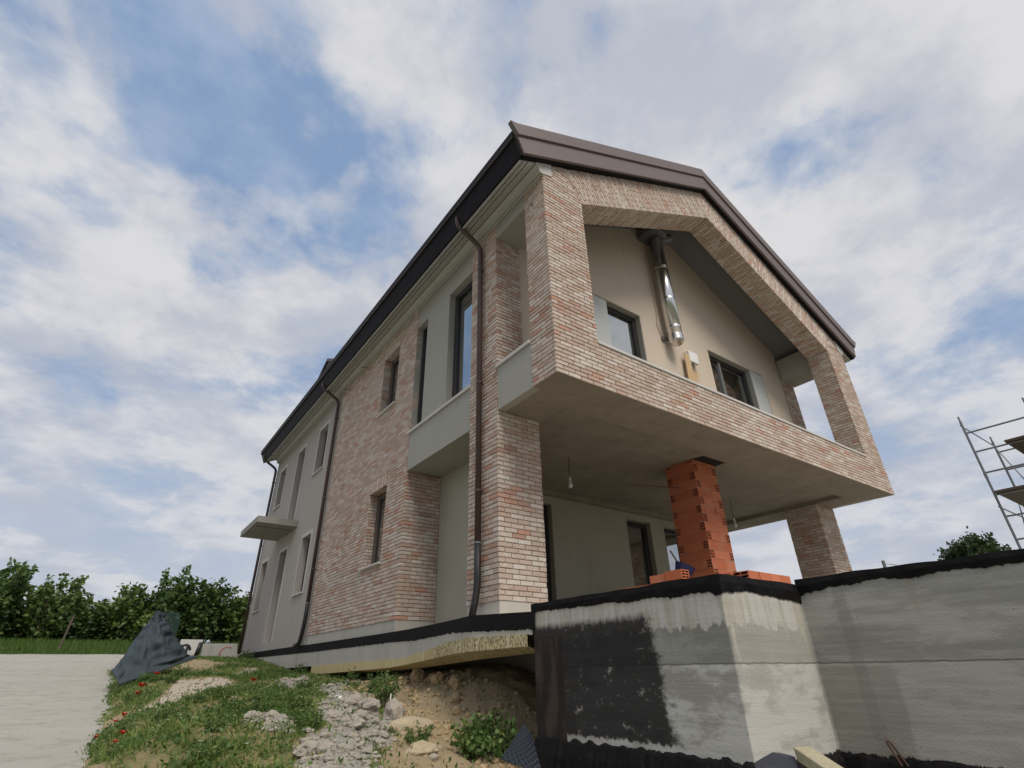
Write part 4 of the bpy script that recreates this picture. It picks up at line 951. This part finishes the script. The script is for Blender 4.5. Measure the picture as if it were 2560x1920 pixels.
def sdf(X, Y, poly):
    """signed distance to a polygon, positive inside"""
    best = np.full(X.shape, 1e9); ins = np.zeros(X.shape, bool); n = len(poly)
    for i in range(n):
        (x0, y0), (x1, y1) = poly[i], poly[(i+1) % n]; ex, ey = x1-x0, y1-y0
        t = np.clip(((X-x0)*ex+(Y-y0)*ey)/(ex*ex+ey*ey), 0, 1); best = np.minimum(best, np.hypot(X-x0-t*ex, Y-y0-t*ey))
        c = ((y0 <= Y) & (Y < y1)) | ((y1 <= Y) & (Y < y0)); xi = x0+(Y-y0)/np.where(ey == 0, 1e-9, ey)*ex; ins ^= c & (X < xi)
    return np.where(ins, best, -best)
gx0 = np.concatenate([np.arange(-4.7, 1.3, .055)]); gy0 = np.concatenate([np.arange(-5.5, -.6, .12), np.arange(-.6, 5.0, .05), np.arange(5.0, 10, .08), np.arange(10, 19.0, .13)])
GX, GY = np.meshgrid(gx0, gy0); GZ = tps(GX, GY)
NZ = np.array([[fbm(x, y, 1.7, 4, 5) for x in gx0] for y in gy0])
def wt(key, soft):
    q = np.max([sdf(GX, GY, p) for p in POLY[key]], axis=0)
    return np.clip(.5+(q+NZ*.10*(1+GY*.05))/soft, 0, 1)
ZR = wt('rub', .22); ZP = wt('path', .2)*(1-ZR); ZS = wt('soil', .22)*(1-ZR)
ZG = np.clip(1-np.maximum(np.maximum(ZR, ZP), ZS)*1.15, 0, 1)
def zones(x, y):
    i = min(max(int(np.searchsorted(gx0, x)), 0), len(gx0)-1); j = min(max(int(np.searchsorted(gy0, y)), 0), len(gy0)-1)
    return float(ZG[j, i]), float(ZR[j, i]), float(ZP[j, i])
b = MB(); zc = []
for j in range(len(gy0)):
    for i in range(len(gx0)):
        x, y = gx0[i], gy0[j]; g, ru, pa = ZG[j, i], ZR[j, i], ZP[j, i]; soil = max(0, 1-g-pa)
        GZ[j, i] += .030*fbm(x, y, 1.6, 3)+(.055*max(soil, ru))*fbm(x, y, 5.0, 4, 2)+.09*ru*abs(fbm(x, y, 3.2, 4, 8))+.05*soil*abs(fbm(x, y, 2.4, 3, 18))
        if pa > .5: GZ[j, i] -= .03
        b.v.append((x, y, GZ[j, i])); zc.append((g, ru, pa, 1))
nx = len(gx0)
for j in range(len(gy0)-1):
    for i in range(nx-1): b.f.append((j*nx+i, j*nx+i+1, (j+1)*nx+i+1, (j+1)*nx+i))
b.m = [0]*len(b.f); b.t = [0]*len(b.f)
ter = b.build('ground', M_soil, None, smooth=True); struct(ter)
ca_ = ter.data.attributes.new('zone', 'FLOAT_COLOR', 'POINT'); ca_.data.foreach_set('color', np.array(zc, dtype=float).ravel())
def gz_at(x, y):
    i = min(max(np.searchsorted(gx0, x)-1, 0), len(gx0)-2); j = min(max(np.searchsorted(gy0, y)-1, 0), len(gy0)-2)
    fx_ = (x-gx0[i])/(gx0[i+1]-gx0[i]); fy_ = (y-gy0[j])/(gy0[j+1]-gy0[j])
    return float(GZ[j, i]*(1-fx_)*(1-fy_)+GZ[j, i+1]*fx_*(1-fy_)+GZ[j+1, i]*(1-fx_)*fy_+GZ[j+1, i+1]*fx_*fy_)
b = MB()
yx = np.arange(-34, 2.3, .5); yyv = np.arange(-8, 21.6, .4)
for y in yyv:
    for x in yx: b.v.append((x, y, yardz(y)+.02*fbm(x, y, .5, 3)+.012*fbm(x, y, 2.2, 2)-(.5*max(0, min(1, (x+3.6)*1.2))*max(0, min(1, (18.5-y)*.6)))))
for j in range(len(yyv)-1):
    for i in range(len(yx)-1): n_ = len(yx); b.f.append((j*n_+i, j*n_+i+1, (j+1)*n_+i+1, (j+1)*n_+i))
b.m = [0]*len(b.f); b.t = [0]*len(b.f)
struct(b.build('yard', M_yard, None, smooth=True))
b = MB()
bx = np.arange(-40, 8, .8)
prof = [(21.2, -2.93), (21.6, -2.82), (22.6, -2.62), (24.0, -2.42), (27, -2.36), (34, -2.4)]
for y, z in prof:
    for x in bx: b.v.append((x, y, z+.05*fbm(x, y, .6, 2)))
for j in range(len(prof)-1):
    for i in range(len(bx)-1): n_ = len(bx); b.f.append((j*n_+i, j*n_+i+1, (j+1)*n_+i+1, (j+1)*n_+i))
b.m = [0]*len(b.f); b.t = [0]*len(b.f)
struct(b.build('grass_bank', mat('bank_grass', lambda t, b: t.put(b.inputs['Base Color'], t.mix(t.noise(t.pos(), 2, 5), (.03, .055, .018), (.06, .085, .03))), rough=.95, spec=.1), None, smooth=True))
b = MB(); b.face([(-900, -900, -5.6), (900, -900, -5.6), (900, 900, -5.6), (-900, 900, -5.6)]); struct(b.build('field', M_far, None))

# ------------------------------------------------------------------ grass and weeds
def leaves_mesh(name, P, D, Wd, H, T, material, parent=None, loc=(0, 0, 0), bend=.35, kind=3):
    """P base points, D direction, Wd width vectors, H length, T tint -> blades (tri/quad strips)"""
    n = len(P); L0 = np.array(loc)
    P = P-L0
    if kind == 3:
        tip = P+D*H[:, None]; V = np.concatenate([P-Wd, P+Wd, tip], 1).reshape(-1, 3); F = np.arange(n*3).reshape(n, 3)
    else:
        mid = P+D*(H*.5)[:, None]; tip = P+D*H[:, None]
        V = np.concatenate([P, mid+Wd, tip, mid-Wd], 1).reshape(-1, 3); F = np.arange(n*4).reshape(n, 4)
    me = bpy.data.meshes.new(name); me.from_pydata(V.tolist(), [], F.tolist()); me.materials.append(material)
    at = me.attributes.new('tint', 'FLOAT', 'FACE'); at.data.foreach_set('value', T.astype(float))
    me.update(); o = bpy.data.objects.new(name, me); link(o, parent, loc); return o
def unit(v): return v/np.maximum(np.linalg.norm(v, axis=-1, keepdims=True), 1e-9)
pts, tn, hh = [], [], []
N_G = 44000
tries = 0
while len(pts) < N_G and tries < N_G*5:
    tries += 1
    y = -1.2+19.0*(random.random()**1.55); x = -4.02+4.15*random.random()
    g, ru, pa = zones(x, y)
    cl = fbm(x, y, 2.1, 3, 11)
    if random.random() > g*(.50+.85*cl)+(.05 if ru > .3 else .02): continue
    if x > edge_at(y)-.05 and y > 8.6: continue
    pts.append((x, y, gz_at(x, y)-.006)); tn.append(min(1, max(0, .45+.55*fbm(x, y, 1.1, 3, 21)+random.gauss(0, .17)))); hh.append((.035+.075*random.random()**2)*(1+.5*max(0, cl)))
P = np.array(pts); T = np.array(tn); Hh_ = np.array(hh); n = len(P)
D = unit(np.c_[rng.normal(0, .55, n), rng.normal(0, .55, n), np.ones(n)]); an = rng.uniform(0, 6.28, n)
Wd = np.c_[np.cos(an), np.sin(an), np.zeros(n)]*(.0045+.006*rng.random(n))[:, None]
o = leaves_mesh('grass', P, D, Wd, Hh_, T, M_grass); tag(o, 'short green and yellowish grass on the earth mound left of the house', 'grass', kind='stuff')
# broad-leaved ground cover
sel = rng.choice(n, 24000); P2 = P[sel]+np.c_[rng.normal(0, .03, 24000), rng.normal(0, .03, 24000), rng.uniform(.0, .05, 24000)]
D2 = unit(np.c_[rng.normal(0, 1, 24000), rng.normal(0, 1, 24000), rng.uniform(.1, .9, 24000)]); W2 = unit(np.cross(D2, rng.normal(0, 1, (24000, 3))))*(.006+.010*rng.random(24000))[:, None]
o = leaves_mesh('ground_cover', P2, D2, W2, .028+.05*rng.random(24000), np.clip(T[sel]+rng.normal(0, .15, 24000), 0, 1), M_weed, kind=4); tag(o, 'small broad-leaved weeds among the grass on the mound', 'weeds', kind='stuff')
# tall grass on the far bank
n = 26000; X = rng.uniform(-16, 4.5, n); Yv = 21.4+3.6*rng.random(n); Zb = np.interp(Yv, [p[0] for p in prof], [p[1] for p in prof])-.02
P3 = np.c_[X, Yv, Zb]; D3 = unit(np.c_[rng.normal(0, .25, n), rng.normal(0, .25, n), np.ones(n)]); an = rng.uniform(0, 6.28, n)
o = leaves_mesh('tall_grass', P3, D3, np.c_[np.cos(an), np.sin(an), np.zeros(n)]*.016, .10+.17*rng.random(n), np.clip(rng.normal(.15, .13, n), 0, 1), M_grass); tag(o, 'strip of tall green grass between the pale yard and the hedge', 'grass', kind='stuff')

# ------------------------------------------------------------------ bushes, trees
def shoots(n_sh, h, spread, per, sigma, size, base=.15, lo=.55):
    P, D, Wd, H, T = [], [], [], [], []; stems = []
    for _ in range(n_sh):
        a = random.uniform(0, 6.283); rr = spread*math.sqrt(random.random()); top_ = h*random.uniform(lo, 1.0)*(1-.25*(rr/spread)**2)
        p0 = Vector((rr*.25*math.cos(a), rr*.25*math.sin(a), 0)); p1 = Vector((rr*math.cos(a), rr*math.sin(a), top_)); pm = (p0+p1)/2+Vector((random.gauss(0, .12)*spread, random.gauss(0, .12)*spread, h*.06))
        stems.append((p0, pm, p1)); ct = random.random()
        for _ in range(per):
            t = base+(1-base)*random.random()**.8; q = p0*(1-t)**2+pm*2*t*(1-t)+p1*t*t
            sg = sigma*(1.15-.75*t)
            P.append((q.x+random.gauss(0, sg), q.y+random.gauss(0, sg), max(.02, q.z+random.gauss(0, sg*.8)))); T.append(min(1, max(0, .28*ct+.55*random.random()+.22*t)))
    P = np.array(P); n = len(P)
    D = unit(rng.normal(0, 1, (n, 3))+np.array([0, 0, -.25])); Wd = unit(np.cross(D, rng.normal(0, 1, (n, 3))))*(size*(.28+.22*rng.random(n)))[:, None]
    return P, D, Wd, size*(.75+.6*rng.random(n)), np.array(T), stems
def plant(name, label, cat, loc, group, args, leaf, s=1.0, rz=0.0, stem_r=.03, parts=('crown', 'trunk'), kind=4):
    t = thing(name, label, cat, loc, group, rz); L0 = Vector(loc)
    P, D, Wd, H, T, stems = shoots(*args)
    leaves_mesh(parts[0], P+np.array(L0), D, Wd, H, T, leaf, t, tuple(L0), kind=kind)
    b = MB()
    for p0, pm, p1 in stems:
        b.tube([L0+p0-Vector((0, 0, .1)), L0+p0*.25+pm*.5+p1*.25, L0+p1*.97], [stem_r, stem_r*.7, stem_r*.18], 5, cap=False)
    b.build(parts[1], M_bark, t, tuple(L0)); t.scale = (s, s, s); return t
def dup(root, loc, rz, s, label):
    r = root.copy(); COL.objects.link(r); r.location = loc; r.rotation_euler = (0, 0, rz); r.scale = s; r['label'] = label
    for c in root.children:
        d = c.copy(); COL.objects.link(d); d.parent = r
    return r
HG = 'row of leafy trees along the far edge of the yard'
protos = [plant('hedge_tree', 'tall loose-topped tree at the far left end of the hedge', 'tree', (-7.9, 25.6, -2.38), HG, (26, 3.9, 1.15, 115, .17, .20, .12, .42), M_leaf),
          plant('hedge_tree', 'dense broad tree second from the left in the hedge row', 'tree', (-5.9, 26.0, -2.38), HG, (32, 2.95, 1.2, 100, .19, .19, .06, .42), M_leaf3),
          plant('hedge_tree', 'spiky-topped tree behind the dark blue tarp', 'tree', (-1.75, 25.8, -2.38), HG, (26, 3.9, 1.0, 110, .16, .19, .08, .38), M_leaf)]
rowt = [(1, -6.9, 27.0, .95, .84, 'lower rounded tree in the hedge between the two leftmost trees'), (2, -5.0, 25.4, .85, .58, 'low tree in the gap of the hedge above the leaning stake'), (1, -4.3, 26.4, .8, .66, 'short pale tree left of the spiky hedge tree'),
        (1, -3.2, 25.9, .95, .92, 'medium tree just left of the tarp top in the hedge'), (0, -.35, 25.6, .95, .92, 'dense dark tree left of the house corner'), (2, .75, 26.2, 1.0, .80, 'narrow tree closest to the house corner'),
        (1, 1.6, 25.4, .9, .8, 'low tree mostly hidden behind the house corner'), (0, -9.3, 26.8, 1.0, .85, 'outermost tree cut by the left frame edge'), (0, -2.5, 27.2, 1.0, .82, 'rear tree seen just left of the spiky tree'), (1, -1.0, 27.4, 1.0, .9, 'rear tree seen between the spiky tree and the dark tree')]
for k, x, y, s1, s2, lab in rowt:
    dup(protos[k], (x, y, -2.38), random.uniform(0, 6.28), (s1*1.15, s1*1.15, s2), lab)
ft = plant('round_tree', 'dark rounded tree crown showing above the concrete wall', 'tree', (39.4, 6.1, -5.5), None, (170, 9.45, 2.35, 170, .36, .21, .62, .86), M_leaf2, stem_r=.16)
bsh = plant('leafy_bush', 'green leafy bush in front of the earth bank under the terrace', 'bush', (-.50, .98, -4.42), None, (34, .52, .42, 42, .06, .055, .1, .3), M_weed, stem_r=.004, parts=('foliage', 'stem'))
WG = 'weed tufts on the mound'
wp = plant('weed_tuft', 'tall dark weed tuft beside the white stick', 'weed', (-.62, 3.4, -3.93), WG, (24, .42, .26, 26, .035, .042, .1, .25), M_weed, stem_r=.003, parts=('foliage', 'stem'))
for x, y, s, lab in ((-1.22, 1.15, .6, 'small weed tuft beside the pale boulder'), (-.30, 4.5, .6, 'weed tuft under the yellow insulation board'), (-.05, 6.1, .6, 'weed tuft below the middle of the insulation board'), (-.12, 9.3, .7, 'weed tuft where the insulation board starts'), (-.25, 14.6, .8, 'weed tuft at the far end of the slab edge'), (-1.9, 3.1, .7, 'bright weed tuft beside the top of the rubble'), (-2.28, 1.44, .6, 'weed tuft left of the rubble foot')):
    dup(wp, (x, y, gz_at(x, y)-.02), random.uniform(0, 6), (s, s, s), lab)
k = 0
while k < 60:
    x, y = random.uniform(-3.7, -.7), -.2+8.5*random.random()**1.5
    if zones(x, y)[0] < .55: continue
    q = random.uniform(.14, .34)*(1+y*.06); dup(wp, (x, y, gz_at(x, y)-.01), random.uniform(0, 6), (q*1.4, q*1.4, q), 'small leafy weed clump growing in the grass of the earth mound'); k += 1

# ------------------------------------------------------------------ rocks and rubble
def rock_mb(mb, c, s, seed, sub=2, sharp=.28, t=.5):
    import bmesh
    bm = bmesh.new(); bmesh.ops.create_icosphere(bm, subdivisions=sub, radius=1.0); i = len(mb.v); rot = Matrix.Rotation(seed*1.7, 3, 'Z')@Matrix.Rotation(seed*.9, 3, 'X')
    for v in bm.verts:
        p = v.co; q = 1+sharp*mnoise.noise((p.x*1.3+seed, p.y*1.3, p.z*1.3))+.6*sharp*mnoise.noise((p.x*3+seed, p.y*3, p.z*3)); p = rot@(p*q)
        mb.v.append((c[0]+p.x*s[0], c[1]+p.y*s[1], c[2]+p.z*s[2]))
    for f in bm.faces: mb.f.append(tuple(i+v.index for v in f.verts)); mb.m.append(0); mb.t.append(t)
    bm.free()
def rock(name, label, c, s, seed, m, group=None, sub=3, sharp=.28, sink=.3):
    z = gz_at(c[0], c[1]) if len(c) == 2 else c[2]
    b = MB(); rock_mb(b, (c[0], c[1], z+s[2]*(1-sink)-s[2]*.2), s, seed, sub, sharp); return tag(b.build(name, m, None, (c[0], c[1], z), smooth=False), label, 'rock', group)
rock('boulder', 'large smooth tan boulder at the front of the rubble', (-1.08, 1.62), (.27, .17, .12), 3.1, M_rockt, None, 4, .14)
rock('concrete_lump', 'broken grey concrete lump behind the tan boulder', (-.97, 2.30), (.13, .12, .17), 5.4, M_rockg)
rock('boulder', 'flat pale stone slab at the bottom of the frame', (-1.42, .70), (.17, .12, .08), 8.2, M_rockt, None, 4, .38)
GRP = 'grey rubble lumps on the mound'
for k, (x, y, s, lab) in enumerate(((-1.18, 2.56, .13, 'upright pale chunk at the top edge of the rubble heap'), (-1.25, 2.95, .12, 'flat grey chunk in the middle of the rubble heap'), (-2.50, 1.95, .075, 'pale grey lump at the left edge of the rubble in the grass'), (-2.62, 2.3, .065, 'grey lump alone in the grass left of the rubble'), (-1.83, 1.3, .09, 'small angular chunk left of the tan boulder'), (-2.5, .66, .10, 'whitish chunk low in the rubble heap'), (-1.5, 2.05, .10, 'tan grey chunk in front of the upright pale chunk'), (-1.91, 1.84, .10, 'grey lump high on the left side of the rubble'))):
    rock('rubble_lump', lab, (x, y), (s, s*.8, s*.7), 11+k*2.3, M_rockg, GRP, 3, .42)
CG = 'clay clods in the dug earth bank'
for k, (x, y, s, lab) in enumerate(((.15, 3.91, .15, 'leftmost big clod at the top of the earth bank'), (.2, 3.5, .10, 'second big clod at the top of the earth bank'), (.02, 3.03, .13, 'clod right of the second big clod, a little lower'), (-.14, 2.21, .09, 'pale oval clod in the middle of the earth bank'), (-.06, 2.35, .07, 'small clod right of the pale oval clod'), (-.26, 2.0, .07, 'clod lowest in the middle of the bank'), (.07, 2.6, .12, 'long upright clod high on the bank'), (-.10, 1.42, .10, 'flat pale clod above the leafy bush'))):
    rock('clay_clod', lab, (x, y), (s*.8, s*.8, s*.75), 31+k*1.9, M_clod, CG, 3, .3, .45)
b = MB()
for k in range(5200):
    y = -.4+7.8*random.random()**1.3; x = random.uniform(-2.8, -.3)
    if zones(x, y)[1] < .4 and random.random() < .97: continue
    s = .010+.045*random.random()**3
    rock_mb(b, (x, y, gz_at(x, y)+s*.25), (s, s*random.uniform(.6, 1), s*random.uniform(.45, .8)), random.uniform(0, 50), 1, .35)
o = b.build('rubble', M_rockg, None, smooth=False, fix=False); tag(o, 'scattered small grey rubble and stones below the terrace', 'rubble', kind='stuff')
b = MB()
for k in range(700):
    y = .5+4.3*random.random(); x = random.uniform(-.8, .35); s = .010+.035*random.random()**2.5
    rock_mb(b, (x, y, gz_at(x, y)+s*.25), (s, s*random.uniform(.6, 1), s*.8), random.uniform(0, 50), 1, .35)
o = b.build('loose_earth', M_clod, None, smooth=False, fix=False); tag(o, 'crumbled brown earth on the dug bank under the terrace', 'earth', kind='stuff')

# ------------------------------------------------------------------ small things on the mound
PG = 'red poppies in the grass'
def poppy(x, y, s, lab):
    z = gz_at(x, y); t = thing('poppy', lab, 'poppy', (x, y, z), PG)
    b = MB(); b.tube([(x, y, z-.02), (x+.01, y, z+.10*s+.04)], .003, 5); b.build('stem', M_weed, t, attr=True)
    b = MB()
    for k in range(5):
        a = k*1.257+.4; r_ = .055*s; c = Vector((x+.01, y, z+.10*s+.04)); d = Vector((math.cos(a)*.8, math.sin(a)*.8, .75)); e = Vector((-math.sin(a), math.cos(a), 0))
        b.face([c, c+d*r_*.6+e*r_*.55, c+d*r_*1.1+e*r_*.25, c+d*r_*1.1-e*r_*.25, c+d*r_*.6-e*r_*.55])
    b.build('petals', M_red, t)
for x, y, s, lab in ((-1.87, 5.96, 1.15, 'single bright poppy by the end of the white hose'), (-3.33, 8.38, .9, 'uppermost poppy near the tarp foot'), (-3.2, 7.05, 1.0, 'right one of the poppies below the tarp'), (-3.42, 6.38, 1.2, 'middle poppy of the cluster below the tarp'), (-3.50, 5.6, .8, 'lowest small poppy of the cluster below the tarp'), (-3.72, 3.4, .65, 'upper poppy at the left rim of the mound'), (-3.79, 3.30, .5, 'small poppy left of the upper rim poppy'), (-3.75, 2.36, .65, 'lower poppy at the left rim of the mound'), (-3.81, 2.04, .5, 'dim poppy just below the lower rim poppy'), (-3.93, 3.1, .5, 'poppy at the very edge above the pale yard')):
    poppy(x, y, s, lab)
DG = 'small white flowers in the grass'
d0 = None
for x, y in ((-3.21, 3.63), (-3.2, 3.31), (-3.01, 2.74), (-3.22, 1.96), (-2.8, 4.06), (-3.28, .96), (-3.31, .76), (-3.31, 2.1), (-3.49, 2.01), (-3.66, 1.55), (-3.39, 2.36), (-2.82, 1.64), (-2.94, .87), (-2.75, 2.6)):
    z = gz_at(x, y)+.075
    b = MB()
    for k in range(7):
        a = k*.898; d = Vector((math.cos(a), math.sin(a), .15)); e = Vector((-math.sin(a), math.cos(a), 0)); c = Vector((x, y, z)); b.face([c, c+d*.013+e*.006, c+d*.021, c+d*.013-e*.006])
    tag(b.build('daisy', M_white, None, (x, y, z), fix=False), 'one of the small white flowers scattered in the grass of the mound', 'flower', DG)
def ground_path(pp, h=.02): return [(x, y, gz_at(x, y)+h) for x, y in pp]
b = MB(); b.tube(chain(ground_path([(-2.23, 4.81), (-2.11, 4.89), (-1.81, 5.82), (-1.63, 6.07), (-1.37, 6.56), (-1.22, 6.95)], .04), 4, .3), .010, 7); tag(b.build('hose', M_panelw, None, (-1.8, 5.8, -3.8), smooth=True), 'thin off-white hose lying in the grass beside a poppy', 'hose')
z = gz_at(-.9, 2.6); b = MB(); b.tube([(-.90, 2.60, z-.08), (-.885, 2.62, z+.26)], .008, 6); tag(b.build('white_stick', M_white, None, (-.9, 2.6, z)), 'thin white stick standing upright in the rubble', 'stick')
b = MB(); x, y = -1.15, 3.99; z = gz_at(x, y)
for k in range(5): b.obox((x+.04*k, y-.02*k, z+.05+.02*(k % 2)), (1, .3*k, .3), (0, 1, .4*((k % 3)-1)), (0, -.3, 1), .07, .05, .006)
tag(b.build('plastic_scrap', M_white, None, (x, y, z)), 'crumpled white plastic scrap on the grey rubble', 'litter')
# tarp over a stake
tp = thing('tarp', 'dark blue-grey tarp draped over a stake at the edge of the yard', 'tarp', (-3.2, 9.6, -3.7))
rowsT = [[(-3.798, 8.603, -3.51), (-3.63, 8.297, -3.723), (-3.339, 8.281, -3.613), (-2.9, 8.546, -3.456), (-2.227, 9.877, -3.234)],
         [(-3.684, 9.1, -3.259), (-3.473, 8.79, -3.362), (-3.162, 8.67, -3.316), (-2.89, 8.847, -3.241), (-2.504, 9.61, -3.173)],
         [(-3.511, 9.293, -2.87), (-3.385, 8.985, -2.897), (-3.203, 8.873, -2.913), (-3.023, 9.06, -2.885), (-2.817, 9.443, -2.846)],
         [(-3.38, 9.386, -2.567), (-3.316, 9.232, -2.583), (-3.236, 9.176, -2.607), (-3.141, 9.27, -2.605), (-3.038, 9.462, -2.588)],
         [(-3.309, 9.432, -2.382), (-3.293, 9.381, -2.378), (-3.271, 9.379, -2.377), (-3.238, 9.377, -2.391), (-3.191, 9.474, -2.397)]]
b = MB(); nu, nv = 33, 41; grid = []
base_ = [[Vector(q) for q in r_] for r_ in rowsT]
for i in range(nv):
    f = i/(nv-1)*4; a = min(int(f), 3); tt = f-a; r_ = [base_[a][k].lerp(base_[a+1][k], tt) for k in range(5)]; line = []
    for j in range(nu):
        g = j/(nu-1)*4; c_ = min(int(g), 3); uu = g-c_; p = r_[c_].lerp(r_[c_+1], uu)
        fold = .11*mnoise.noise((p.x*3, f*2.2, 1))+.05*math.sin(g*4.2+f*2.3)+.05*mnoise.noise((p.x*9, p.z*8, 4))-.06*max(0, 1-abs(f-1.1+.25*g)*5)*(1 if g > .8 else 0); p = p+Vector((.25, -1, .12))*fold+Vector((1, 0, .6))*.035*mnoise.noise((f*4, g*4, 7)); line.append(p)
    grid.append(line)
for line in grid: b.v += [tuple(p) for p in line]
for i in range(nv-1):
    for j in range(nu-1): b.f.append((i*nu+j, i*nu+j+1, (i+1)*nu+j+1, (i+1)*nu+j))
b.m = [0]*len(b.f); b.t = [0]*len(b.f)
to = b.build('sheet', M_tarp, tp, smooth=True); sm = to.modifiers.new('thick', 'SOLIDIFY'); sm.thickness = .006
fp = [Vector(q) for q in [(-3.196, 9.524, -2.385), (-3.0, 9.56, -2.373), (-2.84, 9.596, -2.379), (-2.782, 9.59, -2.554), (-2.801, 9.541, -2.716), (-2.822, 9.463, -2.845), (-3.027, 9.481, -2.594)]]
def fmesh(t, b):
    b.inputs['Base Color'].default_value = (.020, .045, .042, 1); tr = t.node('ShaderNodeBsdfTransparent'); mx = t.node('ShaderNodeMixShader'); mx.inputs[0].default_value = .42
    t.l.new(b.outputs[0], mx.inputs[1]); t.l.new(tr.outputs[0], mx.inputs[2]); o = [n for n in t.n if n.type == 'OUTPUT_MATERIAL'][0]; t.l.new(mx.outputs[0], o.inputs[0])
b = MB(); b.face(fp); b.build('mesh_flap', mat('shade_mesh', fmesh, rough=.8), tp, fix=False)
b = MB(); p = Vector((-3.232, 9.527, -2.362)); q = Vector((-3.199, 9.475, -3.587)); b.tube([(q.x, q.y, q.z-.2), p], .018, 8); b.build('stake', M_bark, tp)
# leaning stake in the tall grass
p = Vector((-5.067, 20.593, -1.642)); q = Vector((-5.167, 20.59, -2.451)); b = MB(); b.tube([(q.x, q.y, q.z-.3), p], .03, 8); tag(b.build('wooden_stake', M_bark, None, tuple(q)), 'pale leaning wooden stake in the tall grass before the hedge', 'stake')
# boards and pipes stored by the house corner
p0, p1, p2, p3 = Vector((-1.539, 14.729, -2.75)), Vector((-0.669, 14.285, -2.754)), Vector((-0.609, 14.273, -3.149)), Vector((-1.553, 14.731, -3.184))
b = MB(); b.prism([p0, p1, p2, p3], (.02, .12, 0)); tag(b.build('grey_board', M_panelw, None, tuple(p3), bevel=.01), 'pale grey board leaning beside the house corner behind an orange conduit', 'board')
pp = [Vector((-1.145, 14.063, -3.105)), Vector((-1.133, 14.061, -2.97)), Vector((-1.076, 14.052, -2.896)), Vector((-0.989, 14.037, -2.864)), Vector((-0.858, 14.014, -2.885))]
b = MB(); b.tube(chain(pp, 4, .1), .016, 7); tag(b.build('conduit', M_orange, None, tuple(pp[0]), smooth=True), 'thin orange-red conduit arching before the grey board', 'conduit')
p0, p1, p2, p3 = Vector((-2.098, 15.3, -2.615)), Vector((-1.475, 15.225, -2.617)), Vector((-1.679, 14.848, -3.077)), Vector((-2.112, 14.899, -3.078))
b = MB(); b.prism([p0, p1, p2, p3], (.02, .15, 0)); tag(b.build('draped_pallet', M_panelw, None, tuple(p3), bevel=.03), 'whitish sheeted slab behind the tarp and black pipes', 'slab')
b = MB(); a_, c_ = Vector((-1.617, 14.588, -2.735)), Vector((-1.689, 14.547, -3.074)); b.tube([a_, c_], .055, 10); tag(b.build('black_pipe', M_blackp, None, tuple(c_), smooth=True), 'thick straight black pipe leaning between slab and grey board', 'pipe')
pp = [Vector((-2.117, 14.598, -2.869)), Vector((-2.051, 14.591, -2.805)), Vector((-1.962, 14.581, -2.794)), Vector((-1.895, 14.573, -2.856)), Vector((-1.865, 14.569, -2.94))]
b = MB(); b.tube(chain(pp, 4, .1), .035, 8); b.tube(chain([pp[2], Vector((-1.949, 14.579, -2.93)), Vector((-1.952, 14.58, -3.002))], 4, .1), .03, 8); tag(b.build('corrugated_pipe', M_blackp, None, tuple(pp[0]), smooth=True), 'black flexible pipe bent over the whitish slab', 'pipe')
# dimpled drainage membrane by the wall
b = MB(); nu, nv = 120, 130
Q = [Vector((-1.023, -0.398, -3.979)), Vector((-1.128, -0.633, -4.042)), Vector((-1.228, -0.872, -4.259)), Vector((-1.359, -0.526, -4.191))]
for i in range(nv):
    f = i/(nv-1)
    for j in range(nu):
        g = j/(nu-1); p = (Q[0].lerp(Q[1], g)).lerp(Q[3].lerp(Q[2], g), f)
        d = .016*max(0, math.sin(f*2*math.pi*13))*max(0, math.sin(g*2*math.pi*6+math.pi*(int(f*13) % 2)))+.03*math.sin(g*3.1)
        b.v.append(tuple(p+Vector((-.7, -.7, .1))*d))
for i in range(nv-1):
    for j in range(nu-1): b.f.append((i*nu+j, i*nu+j+1, (i+1)*nu+j+1, (i+1)*nu+j))
b.m = [0]*len(b.f); b.t = [0]*len(b.f)
o = b.build('dimpled_membrane', M_dimple, None, tuple(Q[3]), smooth=True); o.modifiers.new('thick', 'SOLIDIFY').thickness = .003
tag(o, 'blue-black dimpled drainage membrane beside the dark wall end', 'membrane')
# rubbish at the foot of the wall
a_, c_ = Vector((-0.751, -2.635, -4.018)), Vector((-0.991, -2.926, -4.074))
b = MB(); dr = (c_-a_); b.obox((a_+c_)/2, dr, Vector((0, 0, 1)).cross(dr), Vector((.3, .3, 1)), dr.length, .10, .07); tag(b.build('foam_beam', M_foam, None, tuple(c_), bevel=.006), 'cream coloured foam strip sticking up at the foot of the wall', 'foam strip')
pA = [Vector((-0.779, -2.397, -4.09)), Vector((-0.76, -2.521, -4.027)), Vector((-0.773, -2.597, -4.031)), Vector((-0.86, -2.647, -4.1)), Vector((-0.867, -2.444, -4.139))]
b = MB(); b.prism(pA, (.05, .10, .0)); tag(b.build('dark_plastic_sheet', mat('dark_grey_plastic', fmetal((.06, .06, .075), .5), rough=.5), None, tuple(pA[0]), bevel=.01), 'dark grey folded plastic sheet left of the cream foam strip', 'plastic sheet')
